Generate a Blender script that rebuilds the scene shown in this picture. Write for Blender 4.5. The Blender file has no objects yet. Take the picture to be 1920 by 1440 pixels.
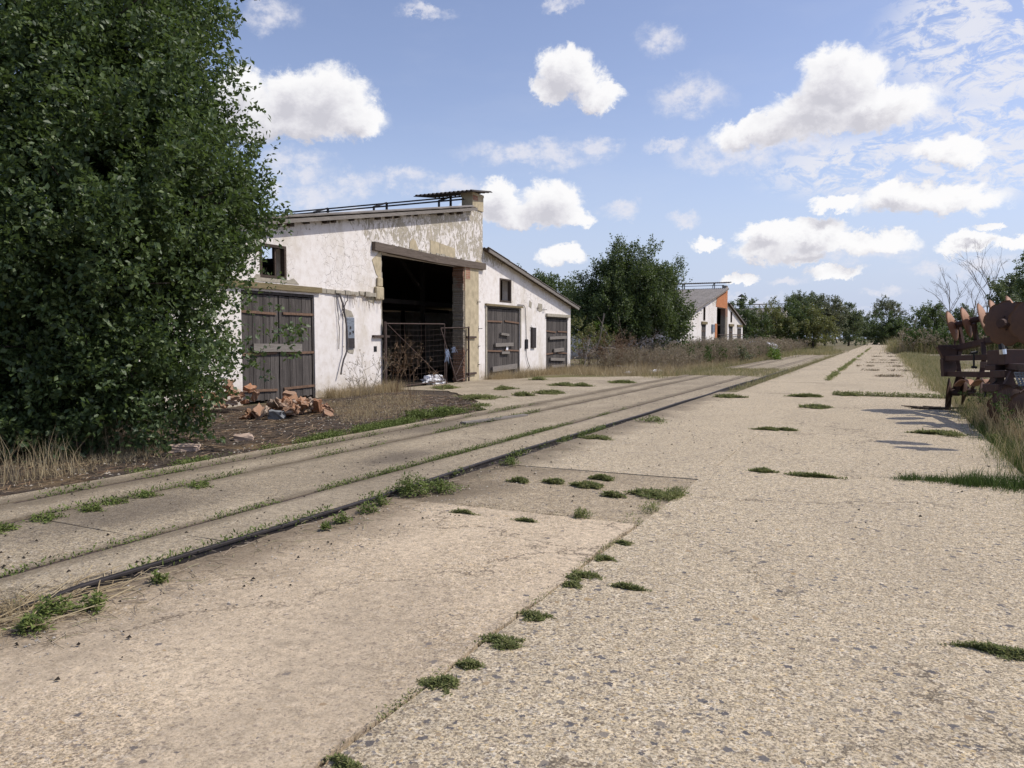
import bpy, bmesh, math, random
import numpy as np
from mathutils import Vector, Matrix, noise as mnoise

SC = bpy.context.scene
COL = SC.collection
RNG = np.random.default_rng(7)
random.seed(11)

# ------------------------------------------------------------------ camera
FPX, EYE = 1440.0, 1.6
PITCH = math.atan((720 - 634) / FPX)
YAW = math.atan((1657 - 960) / FPX * math.cos(PITCH))
CF = Vector((-math.sin(YAW) * math.cos(PITCH), math.cos(YAW) * math.cos(PITCH), -math.sin(PITCH)))
CR = Vector((math.cos(YAW), math.sin(YAW), 0))
CU = CR.cross(CF)
cam = bpy.data.cameras.new("camera")
cam.sensor_fit = 'HORIZONTAL'; cam.sensor_width = 36; cam.lens = 36 * FPX / 1920
cam.clip_start = 0.05; cam.clip_end = 6000
camo = bpy.data.objects.new("camera", cam); COL.objects.link(camo)
camo.location = (0, 0, EYE)
camo.rotation_euler = (math.pi / 2 - PITCH, 0, YAW)
SC.camera = camo


def ray(x, y):
    return CF + CR * ((x - 960) / FPX) + CU * ((720 - y) / FPX)


def G(x, y, z=0.0):
    "ground point of a photo position"
    d = ray(x, y); t = (z - EYE) / d.z
    return Vector((d.x * t, d.y * t, z))


def P(x, y, Z):
    return Vector((0, 0, EYE)) + ray(x, y) * Z


# ------------------------------------------------------------------ helpers
def tag(o, label=None, cat=None, group=None, kind=None):
    if label: o['label'] = label
    if cat: o['category'] = cat
    if group: o['group'] = group
    if kind: o['kind'] = kind
    return o


def empty(name, loc=(0, 0, 0), rz=0.0):
    o = bpy.data.objects.new(name, None); COL.objects.link(o)
    o.location = loc; o.rotation_euler = (0, 0, rz); o.empty_display_size = 0.3
    return o


def link(name, me, mats, parent=None, loc=None):
    o = bpy.data.objects.new(name, me); COL.objects.link(o)
    for m in (mats if isinstance(mats, (list, tuple)) else [mats]):
        me.materials.append(m)
    if parent: o.parent = parent
    if loc is not None: o.location = loc
    return o


def np_mesh(name, v, faces, mats, parent=None, loc=None, smooth=False):
    """faces: list of int arrays (n,k)"""
    me = bpy.data.meshes.new(name)
    v = np.asarray(v, dtype=np.float32)
    me.vertices.add(len(v)); me.vertices.foreach_set('co', v.ravel())
    faces = [np.asarray(f, dtype=np.int32) for f in faces if len(f)]
    loops = np.concatenate([f.ravel() for f in faces])
    tot = np.concatenate([np.full(len(f), f.shape[1], dtype=np.int32) for f in faces])
    start = np.concatenate([[0], np.cumsum(tot)[:-1]]).astype(np.int32)
    me.loops.add(len(loops)); me.loops.foreach_set('vertex_index', loops)
    me.polygons.add(len(tot)); me.polygons.foreach_set('loop_start', start); me.polygons.foreach_set('loop_total', tot)
    if smooth: me.polygons.foreach_set('use_smooth', np.ones(len(tot), dtype=bool))
    me.update(calc_edges=True)
    return link(name, me, mats, parent, loc)


class MB:
    "collects shapes, then links them as one mesh object"
    def __init__(s): s.v = []; s.f = []; s.mi = []; s.cur = 0
    def add(s, vs, fs):
        n = len(s.v); s.v += [tuple(p) for p in vs]
        for f in fs: s.f.append([i + n for i in f]); s.mi.append(s.cur)
    def box(s, a, b, tap=0.0):
        (x0, y0, z0), (x1, y1, z1) = a, b
        vs = [(x0, y0, z0), (x1, y0, z0), (x1, y1, z0), (x0, y1, z0), (x0, y0, z1), (x1, y0, z1), (x1, y1, z1), (x0, y1, z1)]
        s.add(vs, [(3, 2, 1, 0), (4, 5, 6, 7), (0, 1, 5, 4), (1, 2, 6, 5), (2, 3, 7, 6), (3, 0, 4, 7)])
    def beam(s, p, q, w, h, up=(0, 0, 1)):
        p = Vector(p); q = Vector(q); d = (q - p).normalized(); u = Vector(up)
        if abs(d.dot(u)) > .98: u = Vector((1, 0, 0))
        sx = d.cross(u).normalized(); u = sx.cross(d).normalized()
        vs = []
        for c in (p, q):
            for a, b in ((-1, -1), (1, -1), (1, 1), (-1, 1)):
                vs.append(c + sx * a * w / 2 + u * b * h / 2)
        s.add(vs, [(0, 1, 2, 3), (7, 6, 5, 4), (0, 4, 5, 1), (1, 5, 6, 2), (2, 6, 7, 3), (3, 7, 4, 0)])
    def tube(s, pts, rad, n=6, cap=True):
        pts = [Vector(p) for p in pts]
        if not isinstance(rad, (list, tuple)): rad = [rad] * len(pts)
        base = len(s.v); vs = []; prev = None
        for i, p in enumerate(pts):
            d = (pts[min(i + 1, len(pts) - 1)] - pts[max(i - 1, 0)])
            d = d.normalized() if d.length > 1e-9 else Vector((0, 0, 1))
            if prev is None:
                prev = d.orthogonal().normalized()
            else:
                prev = (prev - d * prev.dot(d))
                prev = prev.normalized() if prev.length > 1e-6 else d.orthogonal().normalized()
            w = d.cross(prev)
            for k in range(n):
                a = 2 * math.pi * k / n
                vs.append(p + (prev * math.cos(a) + w * math.sin(a)) * rad[i])
        fs = []
        for i in range(len(pts) - 1):
            for k in range(n):
                a = i * n + k; b = i * n + (k + 1) % n
                fs.append((a, b, b + n, a + n))
        if cap:
            fs.append(tuple(range(n - 1, -1, -1))); m = (len(pts) - 1) * n; fs.append(tuple(range(m, m + n)))
        s.add(vs, fs)
    def prism(s, poly, d):
        "closed polygon (3D points) pushed along d"
        n = len(poly); d = Vector(d); vs = [Vector(p) for p in poly] + [Vector(p) + d for p in poly]
        fs = [tuple(range(n - 1, -1, -1)), tuple(range(n, 2 * n))] + [(i, (i + 1) % n, (i + 1) % n + n, i + n) for i in range(n)]
        s.add(vs, fs)
    def build(s, name, mats, parent=None, loc=None, smooth=False, bevel=0, fix=True):
        me = bpy.data.meshes.new(name); me.from_pydata(s.v, [], s.f)
        me.polygons.foreach_set('material_index', s.mi)
        if smooth: me.polygons.foreach_set('use_smooth', [True] * len(s.f))
        if fix:
            bm = bmesh.new(); bm.from_mesh(me); bmesh.ops.recalc_face_normals(bm, faces=bm.faces); bm.to_mesh(me); bm.free()
        me.update()
        o = link(name, me, mats, parent, loc)
        if bevel:
            m = o.modifiers.new("bevel", 'BEVEL'); m.width = bevel; m.segments = 1; m.limit_method = 'ANGLE'
        return o


def unit(n, rng=RNG):
    d = rng.normal(size=(n, 3)); return d / np.linalg.norm(d, axis=1, keepdims=True)


def nz(a):
    return a / np.maximum(np.linalg.norm(a, axis=1, keepdims=True), 1e-9)


# ------------------------------------------------------------------ materials
class Nd:
    def __init__(s, name):
        s.m = bpy.data.materials.new(name); s.m.use_nodes = True; s.t = s.m.node_tree
        s.t.nodes.clear(); s.out = s.t.nodes.new('ShaderNodeOutputMaterial')
    def n(s, typ, **kw):
        x = s.t.nodes.new(typ)
        for k, v in kw.items(): setattr(x, k, v)
        return x
    def put(s, sock, v):
        if v is None: return
        if isinstance(v, bpy.types.NodeSocket): s.t.links.new(v, sock)
        elif isinstance(v, (tuple, list)) and len(v) == 3 and sock.type == 'RGBA': sock.default_value = (*v, 1)
        else: sock.default_value = v
    def obj(s): return s.n('ShaderNodeTexCoord').outputs['Object']
    def island(s): return s.n('ShaderNodeNewGeometry').outputs['Random Per Island']
    def oinfo(s): return s.n('ShaderNodeObjectInfo').outputs['Random']
    def scale(s, v, sc, loc=(0, 0, 0), rot=(0, 0, 0)):
        x = s.n('ShaderNodeMapping'); s.put(x.inputs[0], v); x.inputs['Scale'].default_value = sc; x.inputs['Location'].default_value = loc
        x.inputs['Rotation'].default_value = rot
        return x.outputs[0]
    def noise(s, v, scale, det=4, rough=.55, dist=0.0, col=False):
        x = s.n('ShaderNodeTexNoise'); s.put(x.inputs['Vector'], v); x.inputs['Scale'].default_value = scale
        x.inputs['Detail'].default_value = det; x.inputs['Roughness'].default_value = rough; x.inputs['Distortion'].default_value = dist
        return x.outputs['Color' if col else 'Fac']
    def vor(s, v, scale, feat='F1', rand=1.0):
        x = s.n('ShaderNodeTexVoronoi', feature=feat); s.put(x.inputs['Vector'], v); x.inputs['Scale'].default_value = scale
        x.inputs['Randomness'].default_value = rand
        return x
    def math(s, op, a, b=None, c=None, clamp=False):
        x = s.n('ShaderNodeMath', operation=op, use_clamp=clamp); s.put(x.inputs[0], a)
        if b is not None: s.put(x.inputs[1], b)
        if c is not None: s.put(x.inputs[2], c)
        return x.outputs[0]
    def vmath(s, op, a, b=None, sc=None):
        x = s.n('ShaderNodeVectorMath', operation=op); s.put(x.inputs[0], a)
        if b is not None: s.put(x.inputs[1], b)
        if sc is not None: s.put(x.inputs['Scale'], sc)
        return x.outputs[1] if op in ('LENGTH', 'DISTANCE', 'DOT_PRODUCT') else x.outputs[0]
    def sm(s, v, a, b, lo=0.0, hi=1.0):
        x = s.n('ShaderNodeMapRange', interpolation_type='SMOOTHSTEP'); s.put(x.inputs[0], v)
        x.inputs[1].default_value = a; x.inputs[2].default_value = b; x.inputs[3].default_value = lo; x.inputs[4].default_value = hi
        return x.outputs[0]
    def ramp(s, v, stops, const=False):
        x = s.n('ShaderNodeValToRGB'); s.put(x.inputs[0], v); r = x.color_ramp
        if const: r.interpolation = 'CONSTANT'
        while len(r.elements) < len(stops): r.elements.new(.5)
        for e, (p, c) in zip(r.elements, stops): e.position = p; e.color = (*c, 1) if len(c) == 3 else c
        return x.outputs[0]
    def mix(s, f, a, b, mode='MIX'):
        x = s.n('ShaderNodeMix', data_type='RGBA', blend_type=mode); s.put(x.inputs[0], f); s.put(x.inputs[6], a); s.put(x.inputs[7], b)
        return x.outputs[2]
    def sep(s, v):
        x = s.n('ShaderNodeSeparateXYZ'); s.put(x.inputs[0], v); return x.outputs
    def comb(s, a, b, c):
        x = s.n('ShaderNodeCombineXYZ'); s.put(x.inputs[0], a); s.put(x.inputs[1], b); s.put(x.inputs[2], c); return x.outputs[0]
    def bump(s, h, st=.5, d=.01, nrm=None):
        x = s.n('ShaderNodeBump'); s.put(x.inputs['Height'], h); x.inputs['Strength'].default_value = st; x.inputs['Distance'].default_value = d
        if nrm is not None: s.put(x.inputs['Normal'], nrm)
        return x.outputs[0]
    def bsdf(s, col, rough=.85, spec=.3, metal=0.0, nrm=None, trans=None):
        x = s.n('ShaderNodeBsdfPrincipled'); s.put(x.inputs['Base Color'], col); s.put(x.inputs['Roughness'], rough)
        x.inputs['Specular IOR Level'].default_value = spec; s.put(x.inputs['Metallic'], metal)
        if nrm is not None: s.put(x.inputs['Normal'], nrm)
        o = x.outputs[0]
        if trans:
            f, c = trans
            tr = s.n('ShaderNodeBsdfTranslucent'); s.put(tr.inputs[0], c)
            mx = s.n('ShaderNodeMixShader'); mx.inputs[0].default_value = f
            s.t.links.new(o, mx.inputs[1]); s.t.links.new(tr.outputs[0], mx.inputs[2]); o = mx.outputs[0]
        s.t.links.new(o, s.out.inputs[0]); return s.m


def mat_leaf(name, dark, mid, light, rough=.42, spec=.5, tr=.22):
    k = Nd(name); i = k.island()
    c = k.ramp(i, [(0, dark), (.55, mid), (1, light)])
    return k.bsdf(c, rough, spec, trans=(tr, k.mix(.5, c, (light[0] * 1.6, light[1] * 1.8, light[2]))))


def mat_grass(name, cols, tr=.2):
    k = Nd(name); i = k.island(); n = len(cols)
    c = k.ramp(i, [(j / (n - 1), cc) for j, cc in enumerate(cols)])
    return k.bsdf(c, .7, .25, trans=(tr, c))


def mat_plain(name, col, var=.25, sc=6.0, rough=.8, spec=.3, metal=0.0, bump=.2, stretch=(1, 1, 1)):
    k = Nd(name); v = k.scale(k.obj(), stretch)
    n = k.noise(v, sc, 6, .65)
    c = k.ramp(n, [(.25, tuple(x * (1 - var) for x in col)), (.75, tuple(min(1, x * (1 + var)) for x in col))])
    return k.bsdf(c, rough, spec, metal, k.bump(n, bump, .01))


def mat_concrete(name, tint=(1, 1, 1), dark=1.0, smooth=0.0, stain=.5, stones=.5, edge=None, crack=0, spots=()):
    """exposed-aggregate concrete: cream, tan and grey pebbles in pale mortar with sparse blue-grey stones"""
    k = Nd(name); o = k.obj()
    wob = k.vmath('ADD', o, k.vmath('SCALE', k.vmath('SUBTRACT', k.noise(o, 75, 3, .6, col=True), (.5, .5, .5)), sc=.02))
    a = k.vor(wob, 78)
    peb = k.ramp(k.sep(a.outputs['Color'])[0], [(0, (.10, .082, .07)), (.13, (.24, .19, .135)), (.24, (.47, .375, .25)), (.42, (.62, .52, .375)), (.58, (.69, .59, .44)), (.68, (.52, .38, .19)),
                                              (.76, (.37, .32, .265)), (.86, (.72, .63, .49)), (1, (.20, .185, .18))])
    b = k.vor(wob, 120)
    fine = k.ramp(k.sep(b.outputs['Color'])[1], [(0, (.17, .14, .10)), (.3, (.46, .37, .245)), (.7, (.65, .545, .395)), (1, (.34, .285, .21))])
    base = k.mix(k.sm(k.noise(o, 14, 4, .65), .40, .60), peb, fine)
    # worn mortar film where the surface is still smooth
    film = k.sm(k.noise(k.scale(o, (1, .7, 1)), .9, 6, .68), .56 - .5 * smooth, .80 - .42 * smooth)
    mort = k.ramp(k.noise(o, 85, 4, .7), [(.3, (.40, .325, .235)), (.5, (.545, .455, .335)), (.72, (.64, .545, .41))])
    base = k.mix(k.math('MULTIPLY', film, .72), base, mort)
    # pits and dark grit between the pebbles
    grit = k.noise(o, 80, 5, .74)
    pit = k.math('MULTIPLY', k.sm(grit, .50, .40), k.math('SUBTRACT', 1.0, k.math('MULTIPLY', film, .6)))
    base = k.mix(k.math('MULTIPLY', pit, .85), base, (.125, .10, .075))
    speck = k.sm(k.noise(k.scale(o, (1, 1, 1), (5, 3, 0)), 34, 3, .6), .60, .65)
    base = k.mix(k.math('MULTIPLY', speck, .7), base, (.17, .14, .12))
    base = k.mix(1.0, base, k.ramp(k.noise(o, 17, 4, .6), [(.33, (.82, .82, .82)), (.5, (1.04, 1.04, 1.04)), (.68, (1.22, 1.21, 1.20))]), 'MULTIPLY')
    # dark slate stones
    wob2 = k.vmath('ADD', o, k.vmath('SCALE', k.vmath('SUBTRACT', k.noise(o, 42, 3, .6, col=True), (.5, .5, .5)), sc=.05))
    for sc_, amt in ((17, .075), (31, .12)):
        s1 = k.vor(k.scale(wob2, (1, 1, 1), (sc_ * .37, sc_ * .11, 0)), sc_)
        cr_, cg_, cb_ = k.sep(s1.outputs['Color'])
        thr = k.sm(k.noise(o, .9, 4, .6), .36, .66, .25 * amt * stones, 2.6 * amt * stones)
        pick = k.math('LESS_THAN', cb_, thr)
        rad_ = k.math('ADD', .17, k.math('MULTIPLY', cr_, .22))
        stn = k.math('MULTIPLY', pick, k.sm(k.math('SUBTRACT', s1.outputs['Distance'], rad_), .03, -.03))
        stc = k.ramp(cg_, [(0, (.075, .072, .082)), (.55, (.135, .128, .132)), (.8, (.22, .19, .16)), (1, (.36, .25, .13))])
        base = k.mix(k.math('MULTIPLY', stn, .93), base, stc)
    # broad stains and drifted dirt
    d1 = k.sm(k.noise(k.scale(o, (1, .55, 1)), .45, 7, .68), .43, .66)
    base = k.mix(k.math('MULTIPLY', d1, stain), base, k.mix(.45, base, (.22, .18, .135)))
    d2 = k.sm(k.noise(o, 2.4, 5, .7), .52, .78)
    base = k.mix(k.math('MULTIPLY', d2, stain * .8), base, k.mix(.5, base, (.20, .17, .13)))
    if crack:
        cw = k.vmath('ADD', o, k.vmath('SCALE', k.vmath('SUBTRACT', k.noise(o, 1.3, 6, .7, col=True), (.5, .5, .5)), sc=1.5))
        ck = k.vor(cw, crack, 'DISTANCE_TO_EDGE')
        cf = k.math('MULTIPLY', k.sm(ck.outputs['Distance'], .0065 * crack / .3, .0015), k.sm(k.noise(o, .5, 3), .44, .52))
        base = k.mix(k.math('MULTIPLY', cf, .75), base, (.10, .08, .06))
    for sx_, sy_, wx_, wy_ in spots:
        sv = k.n('ShaderNodeVectorMath', operation='MULTIPLY_ADD'); k.put(sv.inputs[0], k.vmath('MULTIPLY', wob, (1, 1, 0)))
        sv.inputs[1].default_value = (1 / wx_, 1 / wy_, 0); sv.inputs[2].default_value = (-sx_ / wx_, -sy_ / wy_, 0)
        sd_ = k.math('ADD', k.vmath('LENGTH', sv.outputs[0]), k.math('MULTIPLY', k.math('SUBTRACT', k.noise(o, 2.2, 5, .7), .5), 1.2))
        base = k.mix(k.math('MULTIPLY', k.sm(sd_, 1.25, .2), .6), base, (.105, .085, .07))
    if edge:                      # dirt gathered along a kerb line at local x
        for x0, w, am in edge:
            dx = k.math('ABSOLUTE', k.math('SUBTRACT', k.math('ADD', k.sep(o)[0], k.math('MULTIPLY', k.math('SUBTRACT', k.noise(o, 1.1, 5, .65), .5), w * 1.6)), x0))
            f = k.math('MULTIPLY', k.sm(dx, w, w * .15), am)
            base = k.mix(f, base, k.ramp(k.noise(o, 55, 4), [(.3, (.13, .105, .075)), (.7, (.255, .205, .145))]))
    base = k.mix(1.0, base, (tint[0] * dark * 1.11, tint[1] * dark * 1.10, tint[2] * dark * 1.055), 'MULTIPLY')
    h = k.math('ADD', k.math('MULTIPLY', grit, 1.0), k.math('MULTIPLY', k.noise(o, 48, 3), .5))
    return k.bsdf(base, .92, .2, nrm=k.bump(h, .55 - .25 * smooth, .009))


M = {}
M['road'] = mat_concrete('aggregate_concrete', stones=.75, stain=.5, crack=.22)
M['road_smooth'] = mat_concrete('worn_smooth_concrete', tint=(1.02, .99, .98), smooth=.45, stain=.85, stones=.16, crack=.30, edge=[(-4.45, 1.15, 1.0)])
M['road_dirty'] = mat_concrete('dirty_concrete', tint=(.9, .88, .86), dark=.86, smooth=.2, stain=.9, stones=.3, edge=[(-4.35, 1.2, 1.0)])
M['road_left'] = mat_concrete('left_lane_concrete', stones=.7, stain=.5, smooth=.05, edge=[(-4.4, .95, 1.0)])
M['track'] = mat_concrete('track_concrete', tint=(.93, .93, .93), dark=.80, smooth=.22, stain=.95, stones=.12, crack=.25, spots=[(-6.95, 11.3, .42, 1.7), (-6.0, 4.6, .6, 1.3), (-5.6, 8.2, .4, .9)], edge=[(-5.05, .2, .75), (-6.5, .26, .8), (-7.25, .35, .8)])
M['yard'] = mat_concrete('yard_concrete', tint=(.92, .93, .95), dark=.84, smooth=.35, stain=.95, stones=.1)


def mat_soil():
    k = Nd('dry_soil'); o = k.obj()
    n = k.noise(o, .22, 6, .6); f = k.noise(o, 26, 5, .7)
    c = k.ramp(f, [(.3, (.11, .085, .055)), (.55, (.22, .175, .115)), (.8, (.34, .275, .185))])
    g = k.ramp(k.noise(o, 14, 5, .7), [(.3, (.075, .085, .03)), (.6, (.19, .165, .075)), (.85, (.32, .26, .14))])
    c = k.mix(k.sm(n, .4, .6), c, g)
    return k.bsdf(c, .95, .15, nrm=k.bump(f, .8, .03))


def mat_litter():
    k = Nd('dark_litter'); o = k.obj()
    f = k.noise(k.scale(o, (1, 1, 1)), 34, 6, .75, 1.5); n = k.noise(o, .8, 5, .6)
    c = k.ramp(f, [(.32, (.035, .027, .022)), (.5, (.085, .066, .052)), (.66, (.16, .125, .095)), (.8, (.30, .24, .18))])
    c2 = k.ramp(f, [(.3, (.12, .085, .05)), (.6, (.27, .19, .105)), (.85, (.38, .29, .17))])
    c = k.mix(k.sm(n, .52, .68), c, c2)
    return k.bsdf(c, .95, .15, nrm=k.bump(f, 1.0, .03))


M['soil'] = mat_soil(); M['litter'] = mat_litter()


def mat_facade():
    """flaking whitewash over grey-beige render; y runs along the wall, z up"""
    k = Nd('flaking_whitewash'); o = k.obj(); X, Y, Z = k.sep(o)
    n1 = k.noise(o, 1.3, 5, .6)
    white = k.ramp(k.noise(o, 5, 6, .65), [(.25, (.68, .62, .56)), (.55, (.80, .755, .71)), (.85, (.84, .80, .765))])
    beige = k.ramp(k.noise(o, 16, 5, .7), [(.3, (.30, .262, .195)), (.7, (.47, .42, .32))])
    # flakes: short upright scales
    fl = k.noise(k.scale(o, (6, 8, 4.2)), 1.15, 8, .72, .8)
    up = k.sm(Z, 4.1, 4.75)
    right = k.sm(Y, -8.2, -5.6)
    upper = k.math('MULTIPLY', up, k.math('ADD', k.math('MULTIPLY', right, .085), .05))
    patch = k.math('MULTIPLY', k.sm(k.noise(o, .75, 5, .65), .44, .62), k.math('MULTIPLY', up, .11))
    low = k.math('MULTIPLY', k.sm(k.math('ADD', Z, k.math('MULTIPLY', n1, .8)), .95, .35), .16)
    zone = k.math('ADD', k.math('ADD', upper, patch), low)
    thr = k.math('ADD', k.math('SUBTRACT', fl, .655), zone)
    peel = k.sm(thr, -.008, .03)
    c = k.mix(k.math('MULTIPLY', peel, .92), white, beige)
    # rain streaks below the roof line
    st = k.noise(k.scale(o, (1, 2.2, .25)), 2.2, 5, .6)
    stf = k.math('MULTIPLY', k.sm(st, .5, .72), k.sm(Z, 3.4, 5.6))
    c = k.mix(k.math('MULTIPLY', stf, .42), c, (.43, .395, .33))
    # crazing cracks
    wv = k.vmath('ADD', o, k.vmath('SCALE', k.noise(o, 3.0, 3, .6, col=True), sc=.35))
    cr = k.vor(wv, 4.2, 'DISTANCE_TO_EDGE')
    cm = k.math('MULTIPLY', k.sm(cr.outputs['Distance'], .020, .004), k.sm(k.noise(o, .55, 3), .40, .55))
    cm = k.math('MULTIPLY', cm, k.sm(Z, 2.75, 3.1))
    c = k.mix(k.math('MULTIPLY', cm, .6), c, (.25, .21, .17))
    # one long settlement crack
    cy = k.math('ABSOLUTE', k.math('SUBTRACT', Y, k.math('ADD', -7.3, k.math('MULTIPLY', k.noise(k.comb(0.0, 0.0, Z), 3.0, 4), .45))))
    lm = k.math('MULTIPLY', k.sm(cy, .02, .006), k.sm(Z, 4.3, 4.5))
    c = k.mix(k.math('MULTIPLY', lm, .8), c, (.16, .13, .10))
    dirt = k.sm(k.math('ADD', Z, k.math('MULTIPLY', k.noise(o, 2.2, 5, .7), 1.3)), 1.35, .55)
    c = k.mix(k.math('MULTIPLY', dirt, .7), c, (.43, .35, .235))
    och = k.math('MULTIPLY', k.sm(k.noise(k.scale(o, (1, 1, .6)), .9, 7, .74), .47, .66), .5)
    c = k.mix(och, c, (.52, .45, .34))
    h = k.math('SUBTRACT', k.math('MULTIPLY', k.noise(o, 22, 5, .7), .3), k.math('ADD', peel, cm))
    return k.bsdf(c, .93, .15, nrm=k.bump(h, .55, .02))


M['facade'] = mat_facade()
M['render'] = mat_plain('bare_render', (.46, .39, .265), .28, 5, .95, .1, bump=.5)
M['cement'] = mat_plain('grey_cement', (.36, .325, .26), .3, 8, .95, .1, bump=.6)
M['shaded_timber'] = mat_plain('shade_darkened_timber', (.03, .025, .022), .3, 3, .9, .1)  # near-black base: the gloom inside the barn is put into the timber colour
M['inside'] = mat_plain('shade_darkened_inside', (.055, .05, .045), .3, 2, .95, .1)  # darkened base colour carries the shade of the barn interior
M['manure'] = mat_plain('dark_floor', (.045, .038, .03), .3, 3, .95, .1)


def mat_wood(name, dark, light, stretch=(14, 14, .9), red=0.0):
    k = Nd(name); o = k.obj(); i = k.island()
    v = k.vmath('ADD', k.scale(o, stretch), k.comb(k.math('MULTIPLY', i, 31.0), k.math('MULTIPLY', i, 17.0), k.math('MULTIPLY', i, 9.0)))
    n = k.noise(v, 2.6, 7, .68, .4)
    c = k.ramp(n, [(.28, dark), (.72, light)])
    c = k.mix(k.math('MULTIPLY', i, .5), c, tuple(x * .55 for x in dark))
    c = k.mix(k.sm(k.noise(o, 30, 3), .66, .74, 0, .5), c, tuple(min(1, x * 2.2) for x in light))
    return k.bsdf(c, .88, .2, nrm=k.bump(n, .6, .012))


M['door'] = mat_wood('weathered_boards', (.042, .036, .033), (.18, .16, .145))
M['bar'] = mat_wood('grey_timber', (.17, .15, .13), (.36, .325, .29), (2, 1, 14))
M['lintel'] = mat_wood('brown_timber', (.085, .066, .052), (.23, .185, .15), (8, .9, 14))
M['moss_timber'] = mat_wood('mossy_timber', (.15, .115, .06), (.33, .27, .155), (8, .9, 14))
M['roofwood'] = mat_wood('roof_timber', (.05, .036, .028), (.15, .115, .09), (8, .8, 12))
M['iron'] = mat_plain('rusty_iron', (.085, .06, .05), .5, 14, .85, .3, .2)
M['hinge'] = mat_plain('rusty_strap', (.17, .105, .07), .4, 14, .85, .3)
M['darkiron'] = mat_plain('dark_steel', (.055, .047, .045), .35, 9, .6, .4, .5)
M['steelblack'] = mat_plain('black_steel', (.02, .019, .02), .3, 9, .6, .4, .3)
M['bluegrey'] = mat_plain('blue_grey_paint', (.20, .225, .26), .6, 22, .6, .4, .2)
M['white'] = mat_plain('white_sheet', (.78, .78, .80), .08, 8, .5, .4)
M['cable'] = mat_plain('grey_cable', (.10, .088, .085), .2, 12, .7, .3)
M['twine'] = mat_plain('blue_twine', (.28, .34, .46), .3, 30, .7, .3)


def mat_sheet(name, col, lichen=.5):
    k = Nd(name); o = k.obj(); n = k.noise(o, 1.5, 6, .65)
    c = k.ramp(n, [(.25, tuple(x * .68 for x in col)), (.75, tuple(x * 1.22 for x in col))])
    bands = k.math('FRACT', k.math('MULTIPLY', k.sep(o)[0], .95))
    c = k.mix(k.sm(bands, .07, .0, 0, .45), c, (.07, .06, .055))
    c = k.mix(k.sm(k.noise(k.scale(o, (3, .4, 1)), 1.4, 4), .5, .7, 0, lichen), c, (.30, .255, .20))
    return k.bsdf(c, .9, .2)


M['sheet'] = mat_sheet('fibre_cement_sheet', (.50, .44, .375))
M['tinsheet'] = mat_sheet('rusty_tin_sheet', (.09, .08, .075), .3)


def mat_brick(name, cols, mortar=(.35, .31, .27)):
    k = Nd(name); o = k.obj(); X, Y, Z = k.sep(o)
    b = k.n('ShaderNodeTexBrick'); k.put(b.inputs['Vector'], k.comb(Y, Z, X))
    b.inputs['Scale'].default_value = 1; b.inputs['Brick Width'].default_value = .26; b.inputs['Row Height'].default_value = .08
    b.inputs['Mortar Size'].default_value = .007
    k.put(b.inputs['Color1'], cols[0]); k.put(b.inputs['Color2'], cols[1]); k.put(b.inputs['Mortar'], mortar)
    c = k.mix(k.sm(k.noise(o, 6, 5, .7), .35, .75, 0, .6), b.outputs['Color'], k.mix(.5, cols[0], (.10, .06, .045)))
    return k.bsdf(c, .92, .15, nrm=k.bump(b.outputs['Fac'], -.4, .01))


M['brick'] = mat_brick('old_brick', ((.33, .155, .09), (.40, .22, .14)))
M['orange_brick'] = mat_brick('orange_brick', ((.47, .17, .065), (.56, .23, .10)), (.42, .22, .14))


def mat_loose_brick():
    k = Nd('loose_brick'); o = k.obj(); r = k.oinfo()
    c = k.ramp(r, [(0, (.36, .175, .095)), (.25, (.41, .235, .14)), (.5, (.33, .20, .13)), (.7, (.45, .31, .215)), (.85, (.30, .25, .205)), (1, (.52, .41, .315))])
    n = k.noise(o, 18, 6, .7)
    c = k.mix(k.sm(n, .5, .68, 0, .75), c, k.ramp(r, [(0, (.43, .36, .29)), (1, (.30, .22, .16))]))
    return k.bsdf(c, .95, .1, nrm=k.bump(n, .8, .015))


M['loose_brick'] = mat_loose_brick()
M['slate_lump'] = mat_plain('grey_lump', (.21, .215, .22), .3, 9, .9, .15, bump=.6)


def mat_rust(name, a, b):
    k = Nd(name); o = k.obj(); n = k.noise(o, 7, 7, .7)
    c = k.ramp(n, [(.3, a), (.7, b)])
    c = k.mix(k.sm(k.noise(o, 3, 4), .55, .72, 0, .6), c, tuple(x * .45 for x in a))
    return k.bsdf(c, k.sm(n, .3, .8, .55, .9), .35, .15, k.bump(n, .35, .006))


M['disc'] = mat_rust('sunlit_rusted_disc', (.30, .155, .09), (.46, .27, .175))  # lighter rust, its sunlit look put into the colour
M['disc_shaded'] = mat_rust('shaded_disc', (.075, .043, .033), (.14, .08, .056))  # darker copy of the disc rust, shade painted in for the unlit discs
M['frame_rust'] = mat_rust('rusted_red_frame', (.045, .028, .024), (.095, .052, .042))
M['chrome'] = Nd('chrome').bsdf((.62, .64, .68), .18, .5, 1.0)
M['bark'] = mat_plain('bark', (.075, .06, .048), .4, 10, .95, .1, bump=.8, stretch=(3, 3, .6))
M['deadwood'] = mat_plain('bleached_wood', (.25, .215, .185), .3, 10, .95, .1, stretch=(3, 3, .6))
M['leaf_big'] = mat_leaf('plum_leaf', (.038, .062, .024), (.07, .107, .036), (.135, .18, .06), .48, .42, .28)
M['leaf_mid'] = mat_leaf('elm_leaf', (.048, .07, .028), (.08, .112, .04), (.135, .17, .06), .5, .35, .3)
M['leaf_olive'] = mat_leaf('olive_leaf', (.10, .115, .045), (.17, .18, .065), (.25, .24, .085), .5, .35)
M['leaf_far'] = mat_leaf('far_leaf', (.085, .11, .06), (.13, .16, .08), (.18, .205, .09), .55, .3)
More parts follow.
